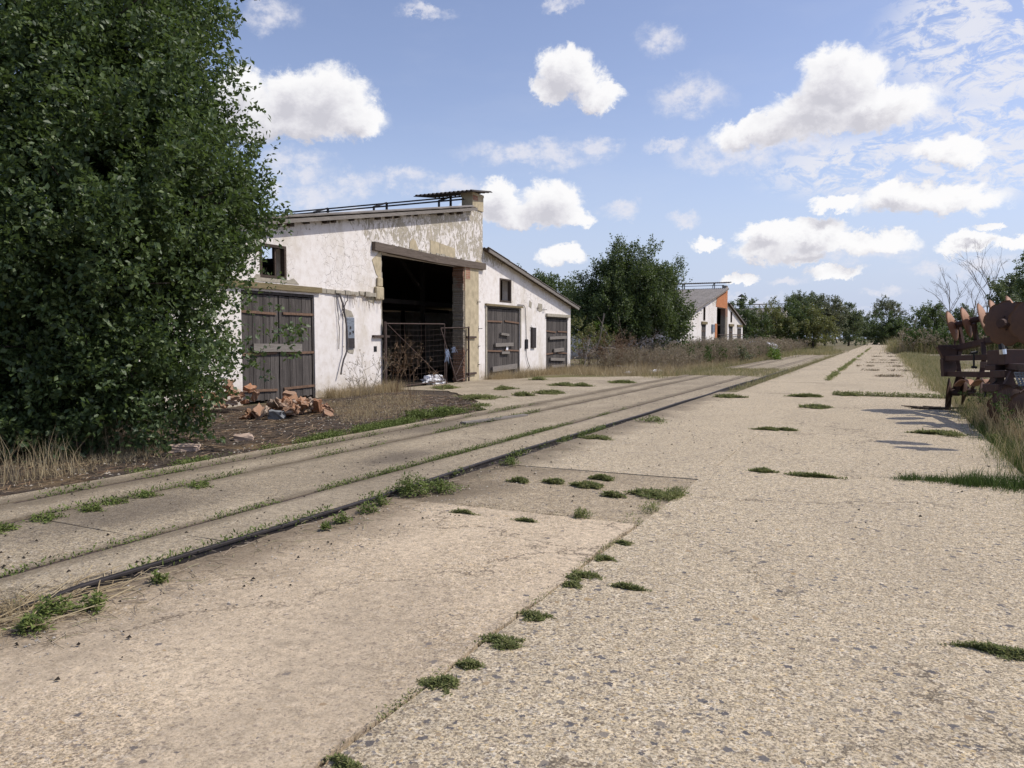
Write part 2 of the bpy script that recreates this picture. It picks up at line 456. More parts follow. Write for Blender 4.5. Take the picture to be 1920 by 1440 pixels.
M['leaf_grey'] = mat_leaf('grey_green_leaf', (.10, .115, .075), (.155, .165, .10), (.21, .21, .12), .55, .3)
M['leaf_bright'] = mat_leaf('bright_leaf', (.08, .13, .02), (.13, .20, .03), (.19, .26, .045), .5, .35)
M['grass_dry'] = mat_grass('dry_grass', [(.27, .20, .11), (.44, .345, .20), (.58, .48, .30), (.36, .28, .155)], .3)
M['grass_mix'] = mat_grass('mixed_grass', [(.11, .135, .04), (.24, .235, .085), (.46, .38, .21), (.155, .185, .05), (.55, .45, .27), (.38, .33, .17)], .35)
M['grass_green'] = mat_grass('green_grass', [(.05, .085, .02), (.085, .135, .03), (.12, .165, .04)])
M['weed_green'] = mat_grass('creeping_weed', [(.14, .165, .065), (.21, .24, .085), (.28, .30, .11), (.33, .30, .16)], .45)
M['weed_light'] = mat_grass('fresh_weed', [(.09, .125, .03), (.145, .185, .045), (.20, .24, .07)], .2)
M['weed_dry'] = mat_grass('dry_stalks', [(.24, .185, .13), (.37, .295, .21), (.48, .395, .29), (.28, .26, .14), (.33, .25, .18)], .25)
M['reddry'] = mat_grass('red_brown_stalks', [(.17, .105, .065), (.28, .185, .11), (.38, .28, .175)], .1)
M['dropping'] = mat_plain('dark_pellet', (.03, .025, .02), .3, 20, .9, .1)
M['pebble'] = mat_grass('pebble', [(.30, .26, .21), (.5, .45, .38), (.16, .15, .14), (.40, .33, .24)], .0)
# ------------------------------------------------------------------ light and sky
SUN_AZ, SUN_EL = math.radians(64.2), math.radians(50)
SDIR = Vector((math.cos(SUN_EL) * math.sin(SUN_AZ), math.cos(SUN_EL) * math.cos(SUN_AZ), math.sin(SUN_EL)))
sl = bpy.data.lights.new("sun", 'SUN'); sl.energy = 3.6; sl.angle = math.radians(.53); sl.color = (1, .95, .87)
so = bpy.data.objects.new("sun", sl); COL.objects.link(so); so.location = (30, 15, 40)
so.rotation_euler = SDIR.to_track_quat('Z', 'Y').to_euler()
SC.view_settings.view_transform = 'Standard'; SC.view_settings.look = 'None'
SC.cycles.max_bounces = 5; SC.cycles.diffuse_bounces = 3; SC.cycles.glossy_bounces = 2; SC.cycles.transmission_bounces = 4
SC.view_settings.exposure = 0.0; SC.view_settings.gamma = 1.0


def make_world():
    w = bpy.data.worlds.new("World"); SC.world = w; w.use_nodes = True
    t = w.node_tree; t.nodes.clear()
    k = Nd.__new__(Nd); k.t = t; k.out = t.nodes.new('ShaderNodeOutputWorld')
    ST = .14
    sky = k.n('ShaderNodeTexSky', sky_type='NISHITA'); sky.sun_disc = False
    sky.sun_elevation = SUN_EL; sky.sun_rotation = SUN_AZ; sky.air_density = 1.0; sky.dust_density = .6; sky.ozone_density = 2.2
    sky.altitude = 90
    d = k.n('ShaderNodeTexCoord').outputs['Generated']
    x, y, z = k.sep(d)
    az = k.math('MULTIPLY', k.math('ARCTAN2', x, y), 57.29578)
    el = k.math('MULTIPLY', k.math('ARCSINE', z), 57.29578)
    p = k.comb(az, el, 0.0)

    def conv(px, py, w_, h_):
        q = ray(px, py); s = 57.3 / FPX / (1 + ((px - 960) / FPX) ** 2) ** .5
        return math.degrees(math.atan2(q.x, q.y)), math.degrees(math.atan2(q.z, math.hypot(q.x, q.y))), w_ * s, h_ * s
    strong = [(455, 215, 80, 45), (450, 175, 50, 42), (560, 178, 62, 42), (625, 190, 72, 55), (560, 222, 150, 34), (680, 225, 35, 30),
              (1062, 128, 52, 38), (1122, 182, 42, 26), (1030, 168, 36, 22), (1085, 150, 46, 30),
              (935, 372, 38, 36), (1035, 378, 58, 42), (985, 402, 112, 24), (1085, 408, 34, 18),
              (1575, 150, 70, 52), (1545, 200, 92, 38), (1650, 200, 92, 34), (1480, 232, 62, 30), (1415, 250, 72, 30), (1600, 225, 120, 24),
              (1785, 285, 60, 26), (1740, 374, 125, 26), (1565, 378, 40, 15), (1690, 360, 60, 20),
              (1450, 432, 58, 20), (1535, 424, 50, 20), (1640, 455, 68, 20), (1430, 468, 50, 24), (1330, 452, 36, 14), (1540, 448, 120, 18),
              (1812, 453, 46, 20), (1900, 455, 36, 16), (1052, 478, 44, 20), (1385, 522, 32, 10), (1562, 508, 48, 14), (1505, 478, 44, 14), (1850, 420, 30, 8)]
    weak = [(1300, 180, 62, 28), (1240, 78, 40, 24), (505, 22, 44, 26), (560, 312, 60, 30), (665, 348, 34, 22), (745, 336, 60, 16), (1120, 276, 36, 13),
            (1000, 288, 120, 20), (835, 352, 60, 18), (1165, 392, 30, 16), (1478, 526, 30, 9), (1655, 545, 34, 8), (1375, 290, 100, 26), (1285, 410, 24, 12),
            (560, 360, 90, 24), (1450, 275, 110, 30), (1620, 470, 90, 20), (1800, 500, 90, 14), (1400, 560, 60, 8), (1560, 590, 70, 6), (1260, 275, 40, 10), (1700, 215, 60, 20),
            (640, 395, 60, 14), (1050, 12, 30, 12), (800, 18, 40, 10)]

    def field(pv, lst):
        r = None
        for b in lst:
            cx, cy, sx, sy = conv(*b)
            v = k.n('ShaderNodeVectorMath', operation='MULTIPLY_ADD'); k.put(v.inputs[0], pv)
            v.inputs[1].default_value = (1 / sx, 1 / sy, 0); v.inputs[2].default_value = (-cx / sx, -cy / sy, 0)
            ln = k.vmath('LENGTH', v.outputs[0])
            r = ln if r is None else k.math('SMOOTH_MIN', r, ln, .30)
        return r
    wv = k.vmath('ADD', p, k.vmath('SCALE', k.vmath('SUBTRACT', k.noise(k.scale(p, (1, 1.15, 1)), .42, 10, .70, .2, col=True), (.5, .5, .5)), sc=3.3))
    D = field(wv, strong)
    dens = k.sm(D, 1.22, .80)
    off = k.vmath('ADD', wv, (.7, 1.15, 0))
    D2 = field(off, strong)
    nn = k.noise(k.scale(p, (1, 1.3, 1)), .66, 8, .64)
    thick = k.math('ADD', k.math('MULTIPLY', k.math('SUBTRACT', 1.26, D2), .92), k.math('MULTIPLY', k.math('SUBTRACT', nn, .5), 1.1))
    cloud = k.ramp(thick, [(0.0, (1.0, .99, .99)), (.34, (.92, .91, .925)), (.70, (.76, .745, .785)), (1.0, (.63, .62, .67))])
    Wk = field(wv, weak)
    wd = k.math('MULTIPLY', k.sm(Wk, 1.45, .45), k.sm(nn, .34, .62, .1, 1.0))
    # rippled high cloud, upper right
    cp = k.scale(p, (.5, 1.0, 1), rot=(0, 0, math.radians(-17)))
    rip = k.noise(cp, .95, 8, .70, .55)
    reg = None
    for b in [(1830, 60, 150, 110), (1880, 110, 110, 90), (1850, 250, 170, 70), (1640, 310, 190, 55), (1790, 320, 190, 60)]:
        cx, cy, sx, sy = conv(*b)
        v = k.n('ShaderNodeVectorMath', operation='MULTIPLY_ADD'); k.put(v.inputs[0], p)
        v.inputs[1].default_value = (1 / sx, 1 / sy, 0); v.inputs[2].default_value = (-cx / sx, -cy / sy, 0)
        ln = k.vmath('LENGTH', v.outputs[0]); reg = ln if reg is None else k.math('SMOOTH_MIN', reg, ln, .3)
    cir = k.math('MULTIPLY', k.sm(reg, 1.35, .55), k.sm(rip, .42, .56))
    veil = k.math('MULTIPLY', k.sm(k.noise(k.scale(p, (.30, 1, 1)), .22, 5, .6), .45, .75), .07)
    # blue of the air, a little milky near the horizon
    col = k.mix(1.0, sky.outputs[0], (SKYTINT[0], SKYTINT[1], SKYTINT[2]), 'MULTIPLY')
    low = k.sm(el, 17, -1, 0, .9)
    S = 1 / ST
    col = k.mix(low, col, tuple(c * S for c in (.475, .575, .80)))
    col = k.mix(veil, col, tuple(c * S for c in (.75, .78, .87)))
    col = k.mix(k.math('MULTIPLY', cir, .85), col, tuple(c * S for c in (.83, .835, .90)))
    col = k.mix(k.math('MULTIPLY', wd, .78), col, tuple(c * S for c in (.82, .815, .88)))
    cs = k.vmath('SCALE', cloud, sc=S)
    col = k.mix(k.math('MULTIPLY', dens, .96), col, cs)
    bg = k.n('ShaderNodeBackground'); k.put(bg.inputs[0], col); bg.inputs[1].default_value = ST
    t.links.new(bg.outputs[0], k.out.inputs[0])
    w.cycles.sampling_method = 'MANUAL'; w.cycles.sample_map_resolution = 512


SKYTINT = (1.36, 1.13, 1.12)
make_world()

# ------------------------------------------------------------------ ground, road, track
b = MB(); b.add([(-2500, -400, 0), (2500, -400, 0), (2500, 4000, 0), (-2500, 4000, 0)], [(0, 1, 2, 3)])
tag(b.build('ground', M['soil']), 'dry soil and sparse grass of the flat farmyard', 'ground', kind='structure')


def slab(mb, x0, x1, y0, y1, z, jit=.014, step=.35, shear=0.0, bot=-.1):
    "a cast slab with slightly crumbled edges"
    pts = []
    nx = max(1, int((x1 - x0) / step)); ny = max(1, int((y1 - y0) / step))
    for i in range(nx): pts.append((x0 + (x1 - x0) * i / nx, y0))
    for i in range(ny): pts.append((x1, y0 + (y1 - y0) * i / ny))
    for i in range(nx): pts.append((x1 - (x1 - x0) * i / nx, y1))
    for i in range(ny): pts.append((x0, y1 - (y1 - y0) * i / ny))
    dz = [random.uniform(-.006, .006) for _ in range(4)]
    out = []
    for (x, y) in pts:
        u = (x - x0) / (x1 - x0); v = (y - y0) / (y1 - y0)
        zz = z + (dz[0] * (1 - u) + dz[1] * u) * (1 - v) + (dz[2] * (1 - u) + dz[3] * u) * v
        out.append((x + random.uniform(-jit, jit) + shear * (y - 6), y + random.uniform(-jit, jit), zz))
    mb.prism(out, (0, 0, bot - z))


b = MB(); ys = [-8, 9.38, 22.42]
while ys[-1] < 330: ys.append(ys[-1] + random.uniform(5.4, 6.6))
for y0, y1 in zip(ys[:-1], ys[1:]): slab(b, -1.772, 1.45, y0 + .012, y1 - .012, .06, .006)
tag(b.build('concrete_road', M['road']), 'right lane of cracked exposed pebble concrete road', 'road', kind='structure')
b = MB(); slab(b, -4.28, -1.80, -8, 6.10, .064, .028, .2)
tag(b.build('concrete_road', M['road_smooth']), 'paler worn smooth concrete slab left of the weedy joint', 'road', kind='structure')
b = MB(); slab(b, -4.25, -1.785, 6.115, 8.358, .0575, .004)
tag(b.build('concrete_road', M['road_dirty']), 'sunken dirty concrete patch beside the track', 'road', kind='structure')
b = MB(); ys = [8.36, 22.43]
while ys[-1] < 330: ys.append(ys[-1] + random.uniform(5.4, 6.6))
for y0, y1 in zip(ys[:-1], ys[1:]): slab(b, -4.22 if y0 < 12 else -3.75, -1.776, y0 + .012, y1 - .012, .0595, .004)
tag(b.build('concrete_road', M['road_left']), 'left lane of the concrete road running to the trees', 'road', kind='structure')

SH = .006
tx = lambda x, y: x + SH * (y - 6)
b = MB()
for (x0, x1) in ((-7.62, -7.28), (-7.22, -6.55), (-6.46, -5.09), (-5.01, -4.42)):
    yy = -8.0
    while yy < 92:
        L = 100 if x1 - x0 < 0 else random.uniform(11, 13)
        slab(b, x0, x1, yy, yy + L - .006, .072, .012, .4, SH); yy += L
tag(b.build('track_pavement', M['track']), 'dirty concrete strip laid around the old rails', 'pavement', kind='structure')
trk = tag(empty('railway_track', (0, 0, 0)), 'old dark steel rails sunk in the concrete strip beside the road', 'railway track')
for x, w, zt in ((-5.05, .055, .062), (-6.505, .055, .060), (-7.25, .035, .066)):
    r = MB(); pts = [(tx(x, y), y, zt - .05) for y in range(-8, 93, 4)]
    for p, q in zip(pts[:-1], pts[1:]): r.beam(p, q, w, .10)
    r.build('rail', M['iron'], trk)
# the bent edge rail on the road side: head, web and foot
r = MB(); prof = [(-.04, -.06), (.045, -.06), (.045, -.05), (.008, -.04), (.008, .008), (.022, .013), (.022, .028), (.014, .033), (-.014, .033), (-.022, .028), (-.022, .013), (-.008, .008), (-.008, -.04), (-.04, -.05)]
yy = np.arange(-3.0, 40, .5); n = len(prof); vs = []; fs = []
for i, y in enumerate(yy):
    cx = tx(-4.365, y) + .018 * math.sin(y * .45) + .01 * math.sin(y * 1.3); cz = .062 + .008 * math.sin(y * .8) - .05 * max(0, min(1, (3.0 - y) / .8))
    vs += [(cx + a, y, cz + c) for a, c in prof]
for i in range(len(yy) - 1):
    for j in range(n): fs.append((i * n + j, i * n + (j + 1) % n, (i + 1) * n + (j + 1) % n, (i + 1) * n + j))
fs += [tuple(range(n)), tuple(range((len(yy) - 1) * n, len(yy) * n))]
r.add(vs, fs); r.build('rail', M['darkiron'], trk)

# dirt verge between track and barn
def blob_sheet(name, pts, z, mat, label, cat, sub=.5, jit=.12):
    out = []
    for i in range(len(pts)):
        a = Vector(pts[i]); c = Vector(pts[(i + 1) % len(pts)]); n = max(1, int((c - a).length / sub))
        for j in range(n):
            q = a.lerp(c, j / n); out.append((q.x + random.uniform(-jit, jit), q.y + random.uniform(-jit, jit), z))
    m = MB(); m.prism(out, (0, 0, -z - .05)); o = m.build(name, mat)
    return tag(o, label, cat, kind='structure')


blob_sheet('dirt_ground', [(-7.7, -6), (-7.7, 15.5), (-10.8, 18.5), (-11.2, 20.5), (-13.55, 20.5), (-13.55, 12), (-18, 10), (-22, -6)], .012, M['litter'],
           'dark dirt verge strewn with dry litter before the barn', 'ground')
blob_sheet('yard_pavement', [(-7.66, 14.6), (-7.50, 31.5), (-8.4, 31), (-10.2, 29.5), (-12.2, 27.6), (-13.5, 25.2), (-13.55, 19.3), (-11.6, 19.6), (-9.5, 17.3)], .045,
           M['yard'], 'pale cracked concrete apron before the barn opening', 'pavement', .4, .09)
blob_sheet('farm_path', [(1.5, 78), (1.5, 84), (60, 92), (60, 80)], .03, M['yard'], 'pale concrete track turning off to the right', 'path')
blob_sheet('farm_path', [(3.2, 27), (3.0, 46), (30, 50), (30, 24)], .03, M['yard'], 'pale concrete pad behind the harrow', 'path')

# ------------------------------------------------------------------ barns
BX = -13.6


def wall_mesh(y0, y1, top, holes, th=.4, extra=()):
    """front on x=0; top(y, side) gives the wall height; holes = (ya, yb, za, zb)"""
    ysb = sorted({y0, y1, *extra, *[h[0] for h in holes], *[h[1] for h in holes]}); ysb = [y for y in ysb if y0 <= y <= y1]
    zb = sorted({0.0, *[h[2] for h in holes], *[h[3] for h in holes]})
    m = MB()
    cell = {}
    nz_ = len(zb)
    for i in range(len(ysb) - 1):
        a, c = ysb[i], ysb[i + 1]; mid = (a + c) / 2
        for j in range(nz_):
            za = zb[j]; zc = zb[j + 1] if j + 1 < nz_ else None
            hole = any(h[0] - 1e-6 < mid < h[1] + 1e-6 and h[2] - 1e-6 <= za < h[3] - 1e-6 for h in holes)
            ta, tc = top(a, 1), top(c, -1)
            if za >= min(ta, tc) - 1e-6: hole = True
            cell[i, j] = None if hole else (a, c, za, (ta if zc is None else min(zc, ta)), (tc if zc is None else min(zc, tc)))
    for (i, j), q in cell.items():
        if not q: continue
        a, c, za, t1, t2 = q
        m.add([(0, a, za), (0, c, za), (0, c, t2), (0, a, t1)], [(0, 1, 2, 3)])
        m.add([(-th, a, za), (-th, c, za), (-th, c, t2), (-th, a, t1)], [(3, 2, 1, 0)])
        nb = cell.get((i - 1, j)); 
        if not nb: m.add([(0, a, za), (0, a, t1), (-th, a, t1), (-th, a, za)], [(0, 1, 2, 3)])
        elif nb[4] < t1 - 1e-4: m.add([(0, a, nb[4]), (0, a, t1), (-th, a, t1), (-th, a, nb[4])], [(0, 1, 2, 3)])
        nb = cell.get((i + 1, j))
        if not nb: m.add([(0, c, za), (-th, c, za), (-th, c, t2), (0, c, t2)], [(0, 1, 2, 3)])
        if not cell.get((i, j + 1)): m.add([(0, a, t1), (0, c, t2), (-th, c, t2), (-th, a, t1)], [(0, 1, 2, 3)])
        if j > 0 and not cell.get((i, j - 1)): m.add([(0, a, za), (-th, a, za), (-th, c, za), (0, c, za)], [(0, 1, 2, 3)])
    return m


def corr_sheet(x0, x1, ya, za, yb, zb, pitch=.177, amp=.026, thick=.012, per=6, rows=1, wob=0.0, jag=0.0):
    "corrugated sheet: waves run across x, sheet slopes from (ya,za) to (yb,zb)"
    nx = int((x1 - x0) / pitch * per); xs = np.linspace(x0, x1, nx + 1)
    nr = rows + 1; V = []
    sl = math.hypot(yb - ya, zb - za); nyv, nzv = -(zb - za) / sl, (yb - ya) / sl
    if nzv < 0: nyv, nzv = -nyv, -nzv
    for side in (0, 1):
        for r in range(nr):
            t = r / rows; y = ya + (yb - ya) * t; z = za + (zb - za) * t
            off = amp * np.sin(xs / pitch * 2 * math.pi) - (thick if side else 0) + wob * np.sin(xs * 1.7 + r * 2.1) * .5 + wob * np.sin(xs * .53 + r)
            jg = jag * np.repeat(RNG.uniform(-1, 1, nx // per + 2), per)[:nx + 1] if (jag and r in (0, rows)) else 0
            V.append(np.stack([xs, y + nyv * off + jg, z + nzv * off + 0 * xs], 1))
    V = np.concatenate(V); F = []
    c = nx + 1; idx = lambda s, r: (s * nr + r) * c + np.arange(nx)
    for r in range(rows):
        a = idx(0, r); bq = idx(0, r + 1); F.append(np.stack([a, a + 1, bq + 1, bq], 1))
        a = idx(1, r); bq = idx(1, r + 1); F.append(np.stack([a, bq, bq + 1, a + 1], 1))
    for r in (0, rows):
        a = idx(0, r); bq = idx(1, r); F.append(np.stack([a, bq, bq + 1, a + 1], 1))
    for e in (0, nx):
        pass
    return V, F


def plank_leaf(y0, y1, z0, z1, x=-.06, t=.035, w=.13, ragged=.02):
    m = MB(); y = y0
    while y < y1 - .02:
        ww = min(random.uniform(w * .75, w * 1.2), y1 - y)
        dx = random.uniform(-.006, .006)
        m.box((x + dx - t, y + .003, z0 + random.uniform(0, ragged * 2)), (x + dx, y + ww - .003, z1 - random.uniform(0, ragged)))
        y += ww
    return m


def make_door(root, y0, y1, z1, bars, hz, patches=(), z0=.04, label=None):
    d = MB(); fr = .09
    d.box((-.16, y0, z0), (-.03, y0 + fr * .6, z1)); d.box((-.16, y1 - fr * .6, z0), (-.03, y1, z1)); d.box((-.16, y0 + fr * .6, z1 - .07), (-.03, y1 - fr * .6, z1))
    door = d.build('door', M['door'], root)
    if label: door['label'] = label
    mid = (y0 + y1) / 2 + .02
    for a, c in ((y0 + .06, mid - .012), (mid + .012, y1 - .06)):
        plank_leaf(a, c, z0 + .02, z1 - .08).build('door_leaf', M['door'], door)
    for z in hz:
        for a, c in ((y0 + .0, mid - .12), (mid + .12, y1 + .03)):
            h = MB(); tl = random.uniform(-.03, .03); h.beam((-.035, a, z + tl), (-.035, c, z - tl), .03, .06); h.build('strap_hinge', M['hinge'], door)
    for (a, c, z, h_, tl) in bars:
        q = MB(); q.beam((.0, a, z + tl), (.0, c, z - tl), .07, h_); q.build('cross_bar', M['bar'], door)
    return door


def make_window(root, y0, y1, z0, z1, broken=True):
    f = MB(); w = .07
    f.box((-.12, y0, z0), (.015, y0 + w, z1)); f.box((-.12, y1 - w, z0), (.015, y1, z1)); f.box((-.12, y0 + w, z0), (.015, y1 - w, z0 + w)); f.box((-.12, y0 + w, z1 - w), (.015, y1 - w, z1))
    o = f.build('window', M['roofwood'], root)
    if broken:
        g = MB(); yy = y0 + (y1 - y0) * .62
        g.box((-.09, yy, z0 + w), (-.05, yy + .04, z1 - w)); g.build('mullion', M['roofwood'], o)
    return o


def barn(Y, label, near):
    root = tag(empty('barn', (BX, Y, 0)), label, 'barn', 'whitewashed barns along the road')
    LW = -19.0; RW = 9.0; DEP = 40.0
    hl = lambda y: 6.30 + (y + .82) * .179
    hr = lambda y: 4.90 - y * .197

    def top(y, side):
        if y < -.82 + 1e-6 and not (abs(y + .82) < 1e-6 and side == 1): return hl(y)
        if y < 0 - 1e-6 or (abs(y) < 1e-6 and side == -1): return 6.92 if near else 6.6
        return hr(y)
    if near:
        holes = [(-12.10, -9.52, 0, 2.74), (-11.47, -10.56, 3.07, 3.90), (-6.50, -1.50, 0, 4.16), (.30, 3.26, 0, 2.83), (1.40, 2.44, 3.02, 3.95), (6.02, 8.62, 0, 2.56)]
    else:
        holes = [(-11.6, -9.9, 0, 2.74), (-11.0, -10.2, 3.07, 4.2), (-5.2, -1.1, 0, 4.4), (.9, 3.0, 0, 2.75), (1.6, 2.5, 3.15, 4.2), (5.6, 8.1, 0, 2.6)]
    w = wall_mesh(LW, RW, top, holes, .4, [-.82, 0] + [round(LW + .25 * i_, 3) for i_ in range(1, 112) if abs(LW + .25 * i_ + .82) > .05 and abs(LW + .25 * i_) > .05]).build('wall', M['facade'], root)
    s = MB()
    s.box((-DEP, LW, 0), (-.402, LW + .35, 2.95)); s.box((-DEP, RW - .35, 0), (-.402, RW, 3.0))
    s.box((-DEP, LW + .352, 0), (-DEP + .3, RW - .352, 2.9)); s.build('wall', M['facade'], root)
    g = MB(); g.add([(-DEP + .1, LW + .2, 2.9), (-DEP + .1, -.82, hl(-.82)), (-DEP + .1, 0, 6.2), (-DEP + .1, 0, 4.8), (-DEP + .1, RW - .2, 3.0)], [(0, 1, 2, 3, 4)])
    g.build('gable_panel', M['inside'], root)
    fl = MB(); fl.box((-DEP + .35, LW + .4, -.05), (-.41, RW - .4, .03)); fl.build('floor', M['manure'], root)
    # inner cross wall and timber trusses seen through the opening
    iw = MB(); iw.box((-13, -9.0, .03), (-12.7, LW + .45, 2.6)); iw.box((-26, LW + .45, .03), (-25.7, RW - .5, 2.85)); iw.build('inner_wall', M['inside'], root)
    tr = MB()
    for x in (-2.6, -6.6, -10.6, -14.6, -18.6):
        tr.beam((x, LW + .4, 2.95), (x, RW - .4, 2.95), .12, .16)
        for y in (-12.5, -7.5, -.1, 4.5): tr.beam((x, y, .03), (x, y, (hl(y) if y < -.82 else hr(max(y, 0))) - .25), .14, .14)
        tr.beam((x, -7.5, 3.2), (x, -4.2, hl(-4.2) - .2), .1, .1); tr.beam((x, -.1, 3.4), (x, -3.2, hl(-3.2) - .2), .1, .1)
    tr.build('truss', M['shaded_timber'], root)
    # roofs
    EX = .30
    lr = MB(); th = .09
    lr.prism([(EX - .12, LW - .4, hl(LW - .4) - .02), (EX - .12, -.86, hl(-.86) - .02), (EX - .12, -.86, hl(-.86) + .05), (EX - .12, LW - .4, hl(LW - .4) + .05)], (-DEP - .2, 0, 0))
    rfl = lr.build('roof', M['roofwood'], root)
    rows = 11
    vv = []; ff = []; nb = 0
    for r in range(rows):
        ya = LW - .5 + (18.3) * r / rows; yb = LW - .5 + 18.3 * (r + 1) / rows + .12
        if near and r == rows - 1: yb -= .1
        V, F = corr_sheet(-DEP - .2, EX, ya, hl(ya) + .085 + .012, yb, hl(yb) + .085, wob=.01)
        vv.append(V); ff += [f + nb for f in F]; nb += len(V)
    np_mesh('roof_sheets', np.concatenate(vv), ff, M['sheet'], rfl)
    rr = MB()
    rr.prism([(EX - .1, .02, hr(0) - .01), (EX - .1, RW + .45, hr(RW + .45) - .01), (EX - .1, RW + .45, hr(RW + .45) + .055), (EX - .1, .02, hr(0) + .055)], (-DEP - .2, 0, 0))
    rfr = rr.build('roof', M['roofwood'], root)
    vv = []; ff = []; nb = 0
    for r in range(6):
        ya = .03 + 9.55 * r / 6; yb = .03 + 9.55 * (r + 1) / 6 + .12
        V, F = corr_sheet(-DEP - .2, EX, ya, hr(ya) + .085, yb, hr(yb) + .097, wob=.01)
        vv.append(V); ff += [f + nb for f in F]; nb += len(V)
    np_mesh('roof_sheets', np.concatenate(vv), ff, M['sheet'], rfr)
    # barge boards at the gable
    bb = MB(); bb.beam((EX - .05, LW - .4, hl(LW - .4) - .03), (EX - .05, -.9, hl(-.9) - .03), .05, .10); bb.build('barge_board', M['bar'], rfl)
    bb = MB(); bb.beam((EX - .05, .03, hr(.03) - .02), (EX - .05, RW + .45, hr(RW + .45) - .02), .05, .13); bb.build('barge_board', M['bar'], rfr)
    # rafters' ends and loose battens under the left verge
    y = LW
    while y < -1.4:
        bt = MB(); l_ = random.uniform(.05, .16); bt.box((0.0, y, hl(y) - .09 - random.uniform(.0, .06)), (EX - random.uniform(.08, .2), y + l_, hl(y) - .035)); y += random.uniform(.3, .9)
        bt.build('batten', M['roofwood'], rfl)
    # clerestory between the two slopes: panels with a broken light, posts
    cl = MB()
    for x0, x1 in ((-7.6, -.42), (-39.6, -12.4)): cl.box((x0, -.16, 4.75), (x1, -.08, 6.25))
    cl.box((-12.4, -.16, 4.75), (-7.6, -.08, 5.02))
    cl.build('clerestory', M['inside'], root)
    cp = MB()
    for x in np.arange(-11.4, -7.7, 1.25): cp.box((x, -.17, 5.02), (x + .09, -.07, 6.25))
    cp.beam((-12.4, -.12, 5.65), (-7.6, -.12, 5.65), .05, .05); cp.build('clerestory_frame', M['roofwood'], root)
    # ridge ventilator frame running back along the ridge
    rf = MB()
    for y, z in ((-1.15, 6.60), (-.30, 6.88)):
        rf.beam((-.15, y, z), (-DEP, y, z), .045, .05)
    x = -1.2
    while x > -DEP:
        rf.beam((x, -1.15, 6.28), (x, -1.15, 6.64), .06, .06); rf.beam((x, -.3, 6.2), (x, -.3, 6.9), .07, .07); rf.beam((x, -1.15, 6.62), (x, -.3, 6.9), .05, .06)
        if int(x) % 3 == 0: rf.beam((x - .7, -1.15, 6.3), (x, -1.15, 6.62), .05, .05)
        x -= 2.9
    rf.build('ridge_frame', M['steelblack'], root)
    if near:
        V, F = corr_sheet(-2.2, .30, -1.32, 6.86, .22, 7.06, pitch=.177, amp=.032, rows=2)
        o = np_mesh('ridge_cap', V, F, M['tinsheet'], root); o['label'] = 'dark corrugated sheet left on the ridge'
    else:
        x = -.0
        for seg in ((-9.5, .35), (-18, -10.2), (-27.5, -18.6), (-40, -28)):
            V, F = corr_sheet(seg[0], seg[1], -1.35, 6.80, .22, 7.0, amp=.03, rows=1)
            np_mesh('ridge_cap', V, F, M['tinsheet'], root)
    return root, hl, hr


B1, hl, hr = barn(25.63, 'nearest whitewashed barn with a large dark doorway and flaking gable', True)
B2, _, _ = barn(75.8, 'second whitewashed barn with an orange brick gable panel', False)
B3, _, _ = barn(126.5, 'third barn whose grey ridge shows over the bushes', False)

def mat_jamb():
    k = Nd('crumbling_jamb'); o = k.obj(); Z = k.sep(o)[2]
    n = k.noise(o, 9, 6, .7)
    c = k.ramp(n, [(.3, (.17, .145, .115)), (.7, (.36, .315, .25))])
    r_ = k.ramp(k.noise(o, 14, 4), [(.3, (.20, .105, .07)), (.7, (.31, .18, .125))])
    zz = k.math('ADD', Z, k.math('MULTIPLY', k.math('SUBTRACT', k.noise(o, 2.5, 4), .5), 1.6))
    f = k.math('ADD', k.sm(zz, 3.5, 3.75), k.sm(zz, 1.5, 1.1))
    return k.bsdf(k.mix(k.math('MULTIPLY', f, .85), c, r_), .95, .1, nrm=k.bump(n, .8, .02))


M['jamb'] = mat_jamb()
# --- details of the nearest barn (local coordinates: y along the road, z up)
r = MB(); r.box((.002, -1.44, 0), (.05, -.42, 4.14))
r.build('pilaster', M['render'], B1)
r = MB(); z = .0
while z < 4.1:                                   # broken brick edge of the doorway
    hgt = random.uniform(.065, .08)
    r.box((-.405, -1.52 - random.uniform(.0, .07), z), (.03, -1.445, min(z + hgt, 4.14))); z += hgt + .012
r.build('jamb_bricks', M['jamb'], B1)
r = MB(); r.box((.004, -1.40, 3.72), (.056, -1.08, 4.14)); r.build('exposed_bricks', M['brick'], B1)
r = MB(); r.box((-.42, -.84, 6.30), (.035, -.002, 6.80)); r.box((-.46, -.86, 6.80), (.045, .02, 6.90)); r.build('pier', M['render'], B1)
r = MB(); r.box((-.40, -.82, 6.62), (.042, -.45, 6.795)); r.build('pier_bricks', M['brick'], B1)
r = MB(); pts = []
r.beam((.03, -6.95, 4.30), (.03, -3.4, 4.235), .2, .25); r.beam((.031, -3.4, 4.235), (.03, .02, 4.27), .2, .24)
r.build('lintel', M['lintel'], B1)
y = -6.6
while y < -1.5:                                  # broken bricks left on the lintel
    l = random.uniform(.08, .3)
    if random.random() < .6:
        r = MB(); r.box((.0, y, 4.36), (.02 + random.uniform(0, .03), y + l, 4.40 + random.uniform(0, .06))); r.build('broken_edge', M['cement'], B1)
    y += l
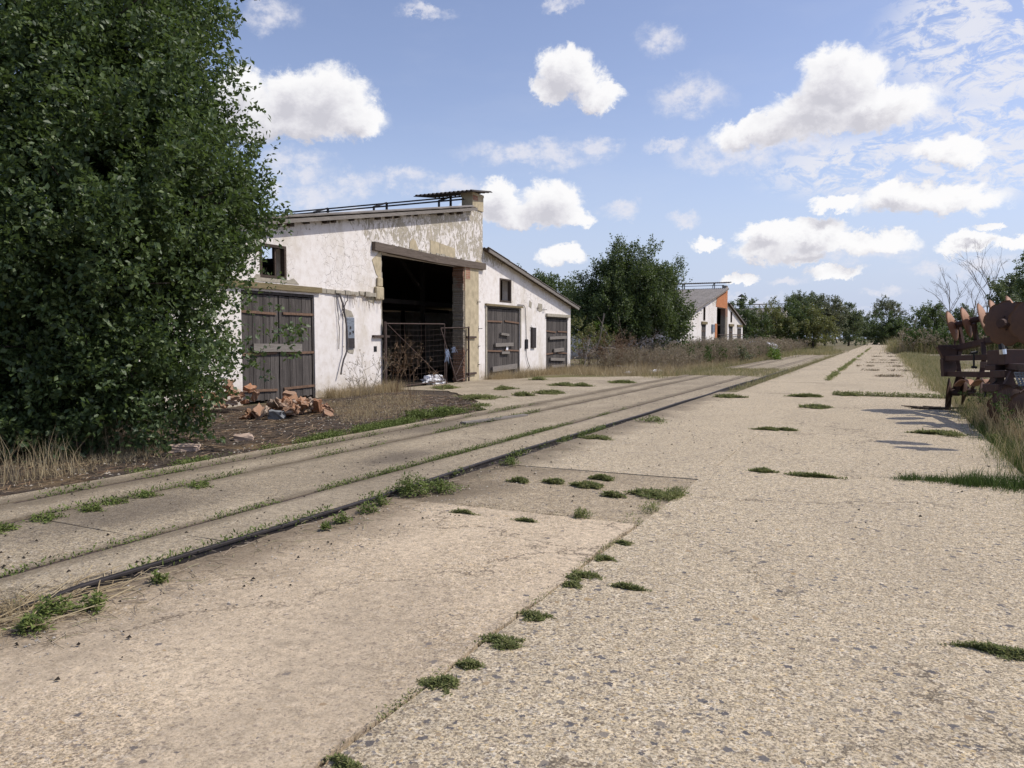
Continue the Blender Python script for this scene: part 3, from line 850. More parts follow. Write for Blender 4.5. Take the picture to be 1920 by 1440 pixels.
for nm, poly in (('render_patch', [(-4.95, 4.40), (-4.95, 4.62), (-4.8, 4.76), (-4.6, 4.72), (-4.42, 4.42)]), ('render_patch', [(-3.72, 4.4), (-3.72, 4.84), (-3.14, 4.82), (-3.12, 4.4)]),
                 ('render_patch', [(-3.10, 4.4), (-3.10, 4.80), (-2.1, 4.74), (-2.05, 4.40)]), ('render_patch', [(-.6, 4.4), (-.5, 4.5), (-.05, 4.42), (-.05, 4.38)]),
                 ('render_patch', [(-6.95, 3.9), (-6.6, 4.15), (-6.51, 4.15), (-6.51, 3.3), (-6.75, 3.5)])):
    r = MB(); r.prism([(.002, a, c) for a, c in poly], (.012, 0, 0)); r.build(nm, M['render'], B1)
# window surrounds and stains
for poly in ([(-11.75, 2.97), (-11.6, 3.14), (-10.5, 3.06), (-10.3, 3.12), (-10.1, 2.98)], [(-8.3, 2.2), (-8.25, 2.42), (-7.95, 2.36), (-7.85, 2.2)], [(-8.2, 1.28), (-7.85, 1.28), (-7.9, 1.15), (-8.1, 1.19)],
             [(5.0, 2.83), (5.15, 3.12), (5.55, 3.1), (5.6, 2.8), (5.3, 2.74)], [(4.15, 2.95), (4.2, 3.2), (4.45, 3.12), (4.4, 2.86)], [(-7.3, 2.72), (-7.2, 2.8), (-6.75, 2.78), (-6.9, 2.62)]):
    r = MB(); r.prism([(.002, a, c) for a, c in poly], (.009, 0, 0)); r.build('render_patch', M['cement'], B1)
# cornice over the left door, broken toward the doorway
r = MB(); r.beam((.03, -18.9, 2.86), (.03, -9.3, 2.87), .12, .14); r.build('cornice', M['moss_timber'], B1)
r = MB(); y = -9.28
while y < -6.55:
    l = random.uniform(.15, .4); r.box((.002, y, 2.80 + random.uniform(0, .03)), (random.uniform(.03, .10), min(y + l, -6.53), 2.93 + random.uniform(-.02, .02))); y += l
r.build('cornice', M['cement'], B1)
r = MB(); r.box((.002, -6.86, 2.74), (.10, -6.48, 3.12)); r.box((.002, -6.75, 3.13), (.07, -6.49, 3.4)); r.build('jamb_block', M['render'], B1, bevel=.02)
r = MB()
for i in range(26):
    y = -8.2 + random.random() * 1.6; r.tube([(.07, y, 2.88), (.12, y + random.uniform(-.05, .1), 2.88 - random.uniform(.1, .45))], .006, 4)
r.build('straw', M['weed_dry'], B1)
# left jamb: ragged render
r = MB(); z = .0
while z < 4.15:
    h_ = random.uniform(.1, .35); r.box((-.38, -6.505, z), (.006, -6.50 + random.uniform(.01, .07), min(z + h_, 4.15))); z += h_
r.build('jamb_render', M['cement'], B1)

make_door(B1, -12.10, -9.52, 2.74, [(-11.75, -10.05, 1.36, .20, .01)], (2.22, 1.22, .33))
make_door(B1, .30, 3.26, 2.83, [(1.0, 2.6, 1.34, .14, -.01), (1.55, 2.25, 1.02, .10, 0), (.75, 2.95, .42, .2, -.03), (1.5, 2.2, 1.75, .09, .02)], (2.25, 1.1))
make_door(B1, 6.02, 8.62, 2.56, [(6.4, 8.4, 1.62, .13, -.02), (6.9, 8.1, 1.05, .16, -.02), (6.5, 8.2, .62, .13, .03), (6.6, 8.3, .3, .12, 0)], (1.9, .9))
r = MB(); r.box((.002, .15, 2.84), (.09, 3.4, 2.91)); r.build('door_cornice', M['moss_timber'], B1)
r = MB(); r.box((.002, 5.95, 2.57), (.10, 8.75, 2.70)); r.build('door_cornice', M['cement'], B1)
r = MB(); r.box((.002, .18, 0), (.035, .29, 2.8)); r.build('door_jamb', M['cement'], B1)
r = MB(); r.box((.002, 3.27, 1.2), (.03, 3.36, 2.8)); r.build('door_jamb', M['cement'], B1)
make_window(B1, -11.47, -10.56, 3.07, 3.90); make_window(B1, 1.40, 2.44, 3.02, 3.95, False)
n_ = MB(); n_.box((-.018, 2.02, 1.12), (-.014, 2.2, 1.27)); n_.build('paper_notice', M['white'], B1)
# meter boxes, cables, hooks
r = MB(); r.box((.002, -8.2, 1.30), (.045, -7.86, 2.18)); mb_ = r.build('meter_box', M['bluegrey'], B1, bevel=.01)
r = MB(); r.box((.047, -8.185, 1.32), (.052, -7.875, 1.60)); r.build('switch_plate', M['darkiron'], mb_)
for y_, z_ in ((-8.08, 1.86), (-7.96, 1.74), (-8.1, 1.70)):
    r = MB(); r.box((.047, y_, z_), (.058, y_ + .05, z_ + .07)); r.build('switch', M['darkiron'], mb_)
r = MB(); r.box((.002, 4.35, 1.18), (.09, 4.75, 2.05)); r.build('meter_box', M['darkiron'], B1, bevel=.01)
r = MB(); r.box((.002, 3.75, 1.15), (.07, 3.95, 1.55)); r.build('meter_box', M['steelblack'], B1)
cab = [[(.05, -8.55, 2.86), (.08, -8.42, 2.55), (.06, -8.30, 2.2), (.12, -8.28, 1.75), (.14, -8.33, 1.3), (.10, -8.5, .85), (.12, -8.62, .6)],
       [(.05, -8.6, 2.84), (.10, -8.50, 2.6), (.12, -8.45, 2.35)], [(.05, -8.2, 2.86), (.10, -8.25, 2.65), (.06, -8.33, 2.5), (.08, -8.45, 2.2)],
       [(.05, -8.65, 2.86), (.04, -8.62, 2.4), (.05, -8.55, 1.9), (.04, -8.56, 1.3)]]
for i, c in enumerate(cab):
    pts = [Vector(c[0])]
    for a, d in zip(c[:-1], c[1:]):
        for t in (.33, .66, 1): pts.append(Vector(a).lerp(Vector(d), t) + Vector((random.uniform(-.01, .01), random.uniform(-.015, .015), 0)))
    r = MB(); r.tube(pts, (.024, .014, .014, .010)[i], 6); r.build('cable', M['cable'], B1, smooth=True)
r = MB(); r.tube([(.03, 3.0, 2.98), (.03, 3.6, 2.97), (.04, 3.72, 2.85), (.03, 3.8, 2.2), (.03, 3.85, 1.5), (.04, 3.82, .9), (.05, 4.0, .55), (.05, 4.15, .4), (.05, 3.95, .3)], .014, 5); r.build('cable', M['cable'], B1)
for (y, z, l) in ((-.55, 2.93, .3), (-.45, 1.95, .35), (-.48, 1.3, .12), (-.5, .62, .12), (5.0, 2.9, .1), (5.65, 2.85, .35), (4.3, 2.05, .1)):
    r = MB(); r.tube([(.0, y, z), (.10, y, z), (.10, y + l * .6, z + .01)], .013, 5); r.tube([(.05, y, z - .09), (.05, y, z + .09)], .010, 5); r.build('wall_hook', M['darkiron'], B1)
r = MB(); r.box((.0, -6.98, 1.62), (.09, -6.2, 1.69)); r.build('gate_bracket', M['iron'], B1)
r = MB(); r.box((.05, -1.42, 1.60), (.12, -.72, 1.67)); r.box((.05, -1.42, .28), (.12, -.72, .35)); r.build('gate_bracket', M['iron'], B1)
r = MB(); r.box((.002, -6.90, 1.20), (.012, -6.76, 1.36)); r.build('wall_socket', M['steelblack'], B1)


def gate(pa, pb, pc, pd, brace, nv, nh):
    "pa bottom hinge, pb bottom free, pc top free, pd top hinge"
    pa, pb, pc, pd = map(Vector, (pa, pb, pc, pd))
    g_ = MB()
    for a, c in ((pa, pb), (pb, pc), (pc, pd), (pd, pa)): g_.tube([a, c], .02, 6)
    fo = g_.build('gate', M['iron'], B1)
    wm = MB()
    for i in range(1, nv):
        t = i / nv; wm.tube([pa.lerp(pb, t), pd.lerp(pc, t) + Vector((random.uniform(-.01, .01), 0, 0))], .0032, 4, False)
    for i in range(1, nh):
        t = i / nh; wm.tube([pa.lerp(pd, t) + Vector((.006, 0, 0)), pa.lerp(pd, t).lerp(pb.lerp(pc, t), .5) + Vector((.02, 0, -.03)), pb.lerp(pc, t) + Vector((.006, 0, 0))], .0032, 4, False)
    wm.build('wire_grid', M['iron'], fo)
    br = MB(); br.tube([brace[0], brace[1]], .015, 6); br.build('brace', M['iron'], fo)
    return fo


gate((.10, -6.40, .10), (.14, -3.05, .14), (.14, -3.05, 2.08), (.10, -6.40, 2.04), ((.13, -6.35, 2.0), (.16, -3.1, .15)), 14, 11)
r = MB(); r.tube([(.16, -2.98, .05), (.16, -2.98, 1.25)], .028, 6); r.build('gate_post', M['iron'], B1)
gate((.15, -1.36, .22), (.55, -2.95, .15), (-.25, -2.65, 1.95), (.15, -1.36, 1.98), ((.5, -2.9, .35), (.14, -1.45, 1.2)), 7, 12)
r = MB(); r.tube([(.13, -1.34, .03), (.13, -1.34, 2.02)], .035, 6); r.build('gate_post', M['iron'], B1)
r = MB(); r.tube([(.10, -6.46, .03), (.10, -6.46, 2.1)], .04, 6); r.build('gate_post', M['iron'], B1)
tw = MB()
for i in range(22):
    y = -3.0 + random.gauss(0, .07); z = 1.18 + random.gauss(0, .04)
    tw.tube([(.2, y, z), (.24, y + random.gauss(0, .06), z - random.uniform(.05, .18)), (.21, y + random.gauss(0, .08), z - random.uniform(.2, .42))], .006, 4)
for i in range(9):
    tw.tube([(.16, -2.7 + .2 * random.random(), 1.22), (.24, -2.6 + random.gauss(0, .06), 1.3), (.2, -2.5 + random.gauss(0, .1), 1.1)], .007, 4)
tag(tw.build('baling_twine', M['twine'], None, (BX, 25.63, 0)), 'pale blue baling twine knotted round the wire gate post', 'twine')

# --- second barn
r = MB(); r.prism([(.004, -5.75, 4.42), (.004, -.30, 4.42), (.004, -.30, 6.42), (.004, -.83, 6.24), (.004, -2.4, 5.96)], (.03, 0, 0)); r.prism([(.004, -5.75, 4.42), (.004, -2.4, 5.96), (.004, -3.6, 5.72), (.004, -5.2, 5.42)], (.03, 0, 0))
r.build('gable_panel', M['orange_brick'], B2)
r = MB(); r.box((.002, -1.08, 0), (.05, -.15, 4.4)); r.box((-.4, -1.3, 0), (.03, -1.082, 4.4)); r.build('jamb_bricks', M['jamb'], B2)
r = MB(); r.box((.002, -6.1, 0), (.05, -5.22, 2.9)); r.build('jamb_bricks', M['orange_brick'], B2)
make_door(B2, -11.6, -9.9, 2.74, [], (2.2,)); make_door(B2, .9, 3.0, 2.75, [], (2.2, .8)); make_door(B2, 5.6, 8.1, 2.6, [], (1.9,))
for yy0, yy1 in ((-11.8, -9.7), (.7, 3.2), (5.4, 8.3)):
    r = MB(); r.box((.002, yy0, 2.76), (.12, yy1, 2.98)); r.build('door_cornice', M['moss_timber'], B2)
make_window(B2, -11.0, -10.2, 3.07, 4.2, False); make_window(B2, 1.6, 2.5, 3.15, 4.2, False)
r = MB(); r.tube([(.15, -5.2, 1.9), (.15, 9.5, 2.0)], .03, 6); r.build('gate_rail', M['iron'], B2)
r = MB(); r.box((.002, -7.6, 2.1), (.12, -6.6, 2.8)); r.build('meter_box', M['bluegrey'], B2)
r = MB(); r.box((-1.2, -3.4, .03), (-1.1, -2.2, 4.2)); r.build('door_leaf', M['bluegrey'], B2)
# --- third barn: roof ventilator pipe
r = MB(); c = (-6.6, -2.0)
r.tube([(c[0], c[1], 5.0), (c[0], c[1], 7.8)], .36, 10); r.tube([(c[0], c[1], 8.05), (c[0], c[1], 8.12), (c[0], c[1], 8.5)], [.62, .58, .05], 10); r.tube([(c[0], c[1], 7.8), (c[0], c[1], 8.06)], .07, 5)
r.build('vent_pipe', M['steelblack'], B3)
# ------------------------------------------------------------------ foliage builders
def leaves(name, pos, dr, nr, L, W, mat, parent=None, loc=None):
    dr = nz(dr); sd = nz(np.cross(dr, nr)); up = np.cross(sd, dr)
    L = L[:, None]; W = W[:, None]
    b = pos; t = pos + dr * L; a = pos + dr * L * .45 + sd * W * .5 + up * W * .16; c = pos + dr * L * .45 - sd * W * .5 + up * W * .16
    n = len(pos); v = np.empty((n * 4, 3), np.float32); v[0::4] = b; v[1::4] = a; v[2::4] = t; v[3::4] = c
    i = np.arange(n) * 4
    f = np.concatenate([np.stack([i, i + 1, i + 2], 1), np.stack([i, i + 2, i + 3], 1)])
    return np_mesh(name, v, [f], mat, parent, loc)


def crown_leaves(clumps, dens, per, tl, L, xmin=-1e9, wl=.58, inner=.45, up=.25, droop=.0, rng=RNG, zmin=.1, lumps=.28, spread=.9):
    """leaf sprays on short twigs all through a set of clumps (centre, radius)"""
    S = []; OUT = []; BG = 9
    for c, r in clumps:
        c = np.array(c); n = max(3, int(4 * math.pi * r * r * dens / BG)); d = unit(n, rng)
        ph = rng.uniform(0, 6.28, 6); fr = rng.uniform(1.5, 4.2, (6, 3)) * rng.choice([-1, 1], (6, 3))
        lum = 1 + lumps * sum(np.sin(d @ fr[k] + ph[k]) for k in range(6)) / 2.4
        rad = r * lum * (inner + (1 - inner) * rng.random(n) ** .5)
        S.append(c + d * rad[:, None]); OUT.append(d)
    S = np.concatenate(S); O = np.concatenate(OUT); n = len(S)
    # boughs: every centre carries a fan of twigs that point the same way
    A = nz(O * .8 + unit(n, rng) * .45 + np.array([0, 0, up])); bl = tl * rng.uniform(.6, 1.6, n)
    S = np.repeat(S, BG, 0); O = np.repeat(O, BG, 0); A = np.repeat(A, BG, 0); bl = np.repeat(bl, BG)
    n = len(S); u_ = rng.random(n)
    S = S + A * (bl * (u_ - .35))[:, None] + rng.normal(size=(n, 3)) * tl * .20
    T = nz(A * .9 + unit(n, rng) * .55 + np.array([0, 0, up * .5])); ln = tl * rng.uniform(.45, 1.1, n) * (1.1 - .5 * u_)
    P_ = []; DR = []; NR = []
    for k in range(per):
        t = (k + .5) / per
        p = S + T * (ln * t)[:, None] + rng.normal(size=(n, 3)) * tl * .07 + np.array([0, 0, -droop]) * (t * t * ln)[:, None]
        P_.append(p); DR.append(nz(T * .6 + unit(n, rng) * spread + np.array([0, 0, -.15])))
        NR.append(nz(np.array([0, 0, .7]) + unit(n, rng) * .8 + O * .35))
    P_ = np.concatenate(P_); DR = np.concatenate(DR); NR = np.concatenate(NR)
    m = (P_[:, 2] > zmin) & ((P_[:, 0] > xmin) | (P_[:, 2] > 6.4)); P_, DR, NR = P_[m], DR[m], NR[m]
    Ls = L * rng.uniform(.6, 1.25, len(P_))
    return P_, DR, NR, Ls, Ls * wl * rng.uniform(.8, 1.2, len(P_))


def limb(mb, a, b_, r0, r1, n=5, wig=.12, sides=6):
    a = Vector(a); b_ = Vector(b_); L = (b_ - a).length; pts = []; rs = []
    o = Vector((random.uniform(-1, 1), random.uniform(-1, 1), random.uniform(.2, .8))) * wig * L
    for i in range(n + 1):
        t = i / n; pts.append(a.lerp(b_, t) + o * math.sin(math.pi * t) + Vector((random.uniform(-1, 1), random.uniform(-1, 1), 0)) * wig * .12 * L * (0 < i < n)); rs.append(r0 + (r1 - r0) * t)
    mb.tube(pts, rs, sides); return pts


def tree(name, label, cat, base, clumps, dens, per, tl, L, mat, group=None, tr=.16, split=.3, limbs=14, bark='bark', **kw):
    base = Vector(base); root = tag(empty(name, base), label, cat, group)
    loc = [((Vector(c) - base)[:], r) for c, r in clumps]
    hi = max(c[2] for c, r in loc); cx = sum(c[0] for c, r in loc) / len(loc); cy = sum(c[1] for c, r in loc) / len(loc)
    t = MB(); fork = Vector((cx * .35, cy * .35, max(.5, hi * split)))
    limb(t, (0, 0, -.1), fork, tr, tr * .75, 5, .05, 8)
    for c, r in sorted(loc, key=lambda q: -q[1])[:limbs]:
        p = limb(t, fork, c, tr * .5, tr * .10, 6, .10)
        for _ in range(3):
            q = Vector(c) + Vector((random.gauss(0, 1), random.gauss(0, 1), random.gauss(.2, .8))).normalized() * r * .9
            limb(t, p[4], q, tr * .16, tr * .03, 3, .1, 4)
    t.build('trunk', M[bark], root, smooth=True, fix=False)
    leaves('crown', *crown_leaves(loc, dens, per, tl, L, zmin=.05, **kw), M[mat], root)
    return root


# --- the big tree at the left, its boughs hanging to the ground
cl = []
for px, py, Z, r in [(-180, 150, 12, 1.9), (-150, 450, 11.3, 1.9), (-160, 720, 10.6, 1.3), (40, 40, 12, 1.6), (190, 20, 11.8, 1.4), (312, 20, 12, .62), (360, 62, 12.2, .22),
                     (316, 110, 11.8, .5), (376, 190, 12.2, .2), (100, 220, 11, 1.7), (240, 190, 11.3, 1.25), (328, 215, 11.6, .6), (335, 290, 11.5, .7), (370, 270, 11.6, .34),
                     (60, 400, 10.8, 1.6), (220, 370, 10.6, 1.4), (345, 370, 11.3, .85), (428, 352, 12, .42), (462, 335, 12.2, .14), (442, 412, 12, .36), (472, 392, 12.2, .12),
                     (80, 570, 10.6, 1.5), (230, 540, 10.6, 1.3), (333, 510, 11.2, .66), (395, 455, 12, .36), (455, 440, 12.3, .1), (298, 600, 11, .6), (335, 560, 11.4, .2),
                     (50, 710, 10.4, .95), (170, 710, 10.6, .95), (280, 705, 10.9, .8), (318, 670, 11.4, .44), (372, 655, 12.1, .14), (300, 755, 11, .4), (250, 770, 10.9, .42), (120, 790, 10.6, .36), (20, 800, 10.4, .32), (190, 800, 10.7, .25),
                     (140, 300, 14, 2.1), (160, 560, 13.4, 1.9), (60, 0, 14, 2.2), (150, -150, 12.6, 2.0), (300, -110, 13, 1.0), (-60, -120, 12.4, 2.2), (60, 700, 13, 1.2), (260, 430, 13, 1.3), (-150, 600, 13.2, 2.2)]:
    cl.append((P(px, py, Z), r))
tree('broadleaf_tree', 'large dark green leafy tree hanging to the ground before the nearest barn', 'tree', (-11.6, 7.8, 0), cl, 46, 13, .5, .085, 'leaf_big', tr=.2, split=.22, limbs=34, inner=.5, lumps=.3, xmin=-13.45 + 11.6)

# loose twigs that stick out of its outline
tw = []
for px, py, Z, ang, ln in [(420, 75, 12.2, .5, .55), (410, 95, 12.2, .2, .45), (425, 170, 12.2, 1.0, .6), (405, 215, 12.2, .25, .5), (430, 175, 12.3, .7, .75), (415, 235, 12.2, -.1, .45), (450, 290, 12.3, 1.35, .55),
                          (478, 300, 12.3, 1.2, .6), (500, 310, 12.3, 1.4, .75), (470, 320, 12.3, .9, .5), (505, 355, 12.3, .9, .4), (500, 420, 12.4, .0, .4), (505, 430, 12.4, -.1, .65), (425, 690, 12.3, .1, .3), (405, 650, 12.1, .4, .3), (400, 700, 12.1, -.3, .35), (340, 45, 12, .9, .5)]:
    for _ in range(3): tw.append((P(px - 12 - random.uniform(0, 24), py + random.uniform(-14, 14), Z + random.uniform(-.3, .3)), ang + random.gauss(0, .25), ln * random.uniform(.6, 1.05)))
Pp, Dd, Nn = [], [], []
for c, ang, ln in tw:
    d = CR * math.cos(ang) + CU * math.sin(ang) + CF * random.uniform(-.4, .4); d.normalize()
    for k in range(22):
        t = k / 21; q = c + d * ln * t + Vector((random.gauss(0, .022), random.gauss(0, .022), random.gauss(0, .022)))
        e = d * .5 + Vector(unit(1)[0]) * .8; Pp.append(q[:]); Dd.append(e[:]); Nn.append((Vector((0, 0, .6)) + Vector(unit(1)[0]) * .8)[:])
root = bpy.data.objects['broadleaf_tree']
o = leaves('crown', np.array(Pp) - np.array(root.location), np.array(Dd), np.array(Nn), .08 * RNG.uniform(.6, 1.2, len(Pp)), .045 * RNG.uniform(.7, 1.2, len(Pp)), M['leaf_big'], root)
o.name = 'twig_leaves'

# --- the broad tree between the barns
def pc(lst): return [(P(a, b_, Z), r) for a, b_, Z, r in lst]


tree('broadleaf_tree', 'dark bushy tree with upright twin tops between the first two barns', 'tree', (-14.2, 43.5, 0),
     pc([(1156, 508, 44, .75), (1150, 530, 44, 1.2), (1168, 482, 44, .4), (1178, 464, 44, .16), (1158, 468, 44, .16), (1210, 490, 44, .4), (1224, 470, 44.4, .14), (1205, 510, 44, .5), (1195, 535, 43.5, 1.1), (1125, 562, 44, .85), (1112, 535, 44, .4), (1240, 545, 44, 1.0), (1250, 522, 44, .32), (1225, 525, 44, .5), (1160, 590, 43, 1.4), (1220, 590, 43, 1.2),
         (1256, 578, 44, .65), (1264, 602, 44, .65), (1110, 605, 44, 1.2), (1245, 620, 43, .9), (1272, 628, 44, .45), (1180, 625, 43, .9), (1284, 606, 44.5, .2), (1102, 588, 44, .7), (1280, 590, 44, .4), (1108, 560, 44, .5), (1095, 570, 44.5, .8), (1200, 560, 46, 2)]), 48, 10, .6, .12, 'leaf_mid', tr=.18, split=.2, limbs=16, up=.8)
tree('broadleaf_tree', 'tree whose top shows over the right slope of the nearest barn', 'tree', (-22, 48, 0),
     pc([(q_[0], q_[1] + 22, q_[2], q_[3] * .85) for q_ in [(1000, 540, 54, 1.8), (1030, 530, 53, 1.3), (1055, 540, 52, 1.2), (1010, 520, 54, .8), (985, 515, 55, .8), (1070, 565, 51, 1.1), (1040, 570, 52, 1.7), (965, 500, 56, .5), (1022, 512, 54, .5), (1075, 590, 50, 1.0)]]), 16, 9, .6, .16, 'leaf_mid', tr=.15, up=.6)
tree('bush', 'low green bush with paler leaves at the far corner of the nearest barn', 'bush', (-13.6, 37.2, 0),
     pc([(1085, 625, 40, .7), (1110, 632, 40, .55), (1090, 655, 39, .6), (1125, 650, 40, .5)]), 22, 8, .35, .10, 'leaf_olive', tr=.05)
tree('bush', 'bright green bush under the dark tree beside the brush pile', 'bush', (-13.3, 42, 0),
     pc([(1125, 622, 42, .4), (1112, 628, 42, .3), (1138, 630, 42, .35)]), 30, 8, .3, .09, 'leaf_bright', tr=.03)

# --- bushes between the second and third barn and the trees at the end of the road
G2 = 'bushes along the left verge beyond the second barn'
bz = [((1395, 600), 88, [(0, 0, 1.9), (-14, 22, 1.6), (16, 18, 1.7), (4, -22, 1.1), (-8, -12, 1.2)], 'leaf_mid', 'dark green bush against the right eave of the second barn'),
      ((1440, 607), 92, [(0, 0, 2.1), (18, 12, 1.6), (-18, 10, 1.6), (6, -22, 1.1), (0, 25, 1.6)], 'leaf_olive', 'yellowish bush in front of the third barn roof'),
      ((1480, 605), 94, [(0, 0, 2.0), (16, 14, 1.5), (-16, 16, 1.6), (2, -20, 1.2), (-4, 28, 1.4)], 'leaf_mid', 'mid green bush below the right end of the third barn ridge'),
      ((1525, 610), 92, [(0, 0, 1.9), (18, 12, 1.3), (-16, 12, 1.6), (0, -16, 1.1), (4, 22, 1.5)], 'leaf_olive', 'rounded olive bush nearest the track beyond the white sacks')]
for (px, py), Z, off, mt, lb in bz:
    c0 = P(px, py, Z)
    tree('bush', lb, 'bush', (c0.x, c0.y, 0), [(P(px + a, py + b_, Z + random.uniform(-1.5, 1.5)), r) for a, b_, r in off], 11, 8, .6, .19, mt, G2, tr=.12, split=.3, limbs=6)
G3 = 'trees closing the end of the road'
far = [((1500, 585), 150, [(0, 0, 2.8), (-10, -18, 1.6), (18, -8, 2.6), (10, 14, 3.0), (-12, 16, 2.6), (20, -18, 1.2), (-4, -28, 1.0)], 'leaf_far', 'tall airy tree rising behind the olive bush'),
       ((1548, 585), 152, [(0, 0, 2.6), (-14, -14, 1.7), (12, -12, 1.5), (18, 8, 2.2), (-8, 18, 2.8), (10, 26, 2.6), (24, -5, 1.1)], 'leaf_grey', 'grey green tree with gaps in its crown left of the road end'),
       ((1592, 595), 158, [(0, 0, 2.0), (5, -18, 1.1), (10, 10, 2.0), (-10, 14, 2.4), (4, 28, 2.4), (14, -2, .9)], 'leaf_far', 'drooping tree with a narrow leaning top left of the road end'),
       ((1622, 612), 185, [(0, 0, 2.4), (-16, 8, 2.4), (10, 14, 2.5), (-4, -12, 1.6), (-24, 14, 2)], 'leaf_far', 'low dark tree closing the road end'),
       ((1662, 585), 190, [(0, 0, 2.4), (-14, 4, 1.8), (10, -10, 1.6), (-4, -14, 1.5), (16, 8, 1.4)], 'leaf_grey', 'thin topped tree above the end of the road'),
       ((1672, 612), 180, [(0, 0, 3.6), (-22, 10, 2.8), (18, 8, 2.8), (30, 16, 1.8), (0, 22, 3.4), (26, -8, 1.3)], 'leaf_mid', 'broad green tree standing over the end of the road'),
       ((1748, 600), 120, [(0, 0, 1.9), (-10, -12, 1.3), (10, -4, 1.5), (-10, 14, 1.6), (8, 18, 1.8), (4, -22, .9), (16, 8, 1.0)], 'leaf_mid', 'rounded dark tree left of the bare trees'),
       ((1795, 605), 125, [(0, 0, 1.7), (14, -12, 1.5), (24, 4, 1.7), (-8, 14, 1.5), (34, -10, 1.2), (10, 20, 1.8)], 'leaf_far', 'green tree behind the harrow discs at the foot of the bare trees'),
       ((1880, 545), 95, [(0, 0, 1.3), (14, -8, 1.2), (28, -2, 1.4), (-12, 10, 1.0), (20, 14, 1.5), (40, 8, 1.6), (0, 26, 1.5)], 'leaf_far', 'tree with spreading layered boughs at the right above the harrow'),
       ((1935, 500), 70, [(0, 0, .9), (-8, -14, .45), (-4, 12, .6), (16, 10, 1.2), (20, 40, 1.6), (30, 70, 1.6)], 'leaf_mid', 'tree whose twig tips reach in at the right margin')]
for (px, py), Z, off, mt, lb in far:
    c0 = P(px, py, Z)
    tree('broadleaf_tree', lb, 'tree', (c0.x, c0.y, 0), [(P(px + a, py + b_, Z + random.uniform(-2, 2)), r * .92) for a, b_, r in off], 7.5, 8, .8, .27, mt, G3, tr=.22, split=.35, limbs=7, lumps=.42, inner=.35)
for px, Z, h_, r, n, lb in [(1700, 60, 0, 0, 0, None)]: pass
# farther tree belt on the horizon
G4 = 'far trees on the horizon'
for i, (px, Z, h_, lb) in enumerate([(1640, 300, 7, 'far low tree seen down the road at the horizon'), (1705, 260, 6, 'far tree just right of the road end'), (1725, 280, 5, 'far tree between the road end and the rounded dark tree'),
                                   (1570, 240, 8, 'far tree behind the drooping tree at left'), (1380, 200, 6, 'far tree behind the second barn right eave'), (1860, 240, 7, 'far tree behind the harrow wings'), (1905, 220, 8, 'far tree at the right margin behind the harrow')]):
    c0 = P(px, 634, Z)
    tree('broadleaf_tree', lb, 'tree', (c0.x, c0.y, 0), [((c0.x + random.uniform(-5, 5), c0.y + random.uniform(-2, 2), random.uniform(.3, .85) * h_), h_ * random.uniform(.22, .36)) for _ in range(7)], 2.6, 8, 1.2, .5, 'leaf_far', G4, tr=.2, limbs=4, lumps=.4)


# --- bare trees
def bare(px, Z, h_, lb, lean=0, forks=7):
    c0 = P(px, 634, Z); root = tag(empty('bare_tree', (c0.x, c0.y, 0)), lb, 'tree', 'leafless grey trees at the right')
    t = MB()
    tip = Vector((lean, 0, h_ * .62)); tr_ = limb(t, (0, 0, -.1), tip, .11, .05, 6, .03, 6)
    br = MB()

    def grow(a, d, L, r, lev):
        e = a + d * L; limb(br, a, e, r, r * .5, 4, .07, 5)
        if lev == 0: return
        for _ in range(random.choice((2, 3))):
            nd = (d + Vector((random.gauss(0, .42), random.gauss(0, .42), random.gauss(.12, .22)))).normalized()
            grow(a.lerp(e, random.uniform(.45, 1)), nd, L * random.uniform(.5, .75), r * .58, lev - 1)
    for i in range(forks):
        a = tr_[random.choice((3, 4, 5, 6, 6))]; an = random.uniform(0, 6.28)
        d = Vector((math.cos(an) * .5, math.sin(an) * .5, random.uniform(.6, 1.2))).normalized(); grow(a, d, h_ * random.uniform(.2, .33), .04, 3)
    t.build('trunk', M['deadwood'], root, fix=False); br.build('branches', M['deadwood'], root, fix=False)


bare(1785, 100, 9.5, 'leafless tree with spreading boughs at the left of the bare trees', -.4, 7)
bare(1822, 104, 10.5, 'leafless tree in the middle of the bare trees', .3, 6)
bare(1852, 98, 12.6, 'tallest leafless tree with upright fan of twigs', .1, 9)
bare(1725, 125, 6.6, 'small leafless tree leaning by the rounded dark tree', -.8, 5)

# ------------------------------------------------------------------ grass and weeds
def blades(name, base, h, w, mat, lean=.45, rng=RNG, parent=None, loc=None, bend=.35):
    n = len(base); an = rng.uniform(0, 6.283, n); sd = np.stack([np.cos(an), np.sin(an), 0 * an], 1)
    la = rng.uniform(0, 6.283, n); le = np.abs(rng.normal(0, lean, n)); dv = np.stack([np.cos(la) * le, np.sin(la) * le, np.ones(n)], 1); dv = nz(dv)
    H = h[:, None]; Wd = w[:, None]
    m = base + dv * H * .55; dv2 = nz(dv + np.stack([np.cos(la), np.sin(la), -.6 * np.ones(n)], 1) * (bend * rng.random(n))[:, None])
    t = m + dv2 * H * .5
    v = np.empty((n * 5, 3), np.float32); v[0::5] = base - sd * Wd / 2; v[1::5] = base + sd * Wd / 2; v[2::5] = m + sd * Wd * .36; v[3::5] = m - sd * Wd * .36; v[4::5] = t
    i = np.arange(n) * 5
    return np_mesh(name, v, [np.stack([i, i + 1, i + 2, i + 3], 1), np.stack([i + 3, i + 2, i + 4], 1)], mat, parent, loc)


def clumpy(n, sampler, nc, sig, rng=RNG):
    "points gathered in tussocks"
    c = sampler(nc); k = rng.integers(0, nc, n); s = rng.uniform(.4, 1.4, nc)
    p = c[k] + rng.normal(size=(n, 2)) * sig * s[k][:, None]; hh = rng.uniform(.5, 1.2, nc)[k] * rng.uniform(.55, 1.15, n)
    return np.concatenate([p, np.zeros((n, 1))], 1), hh


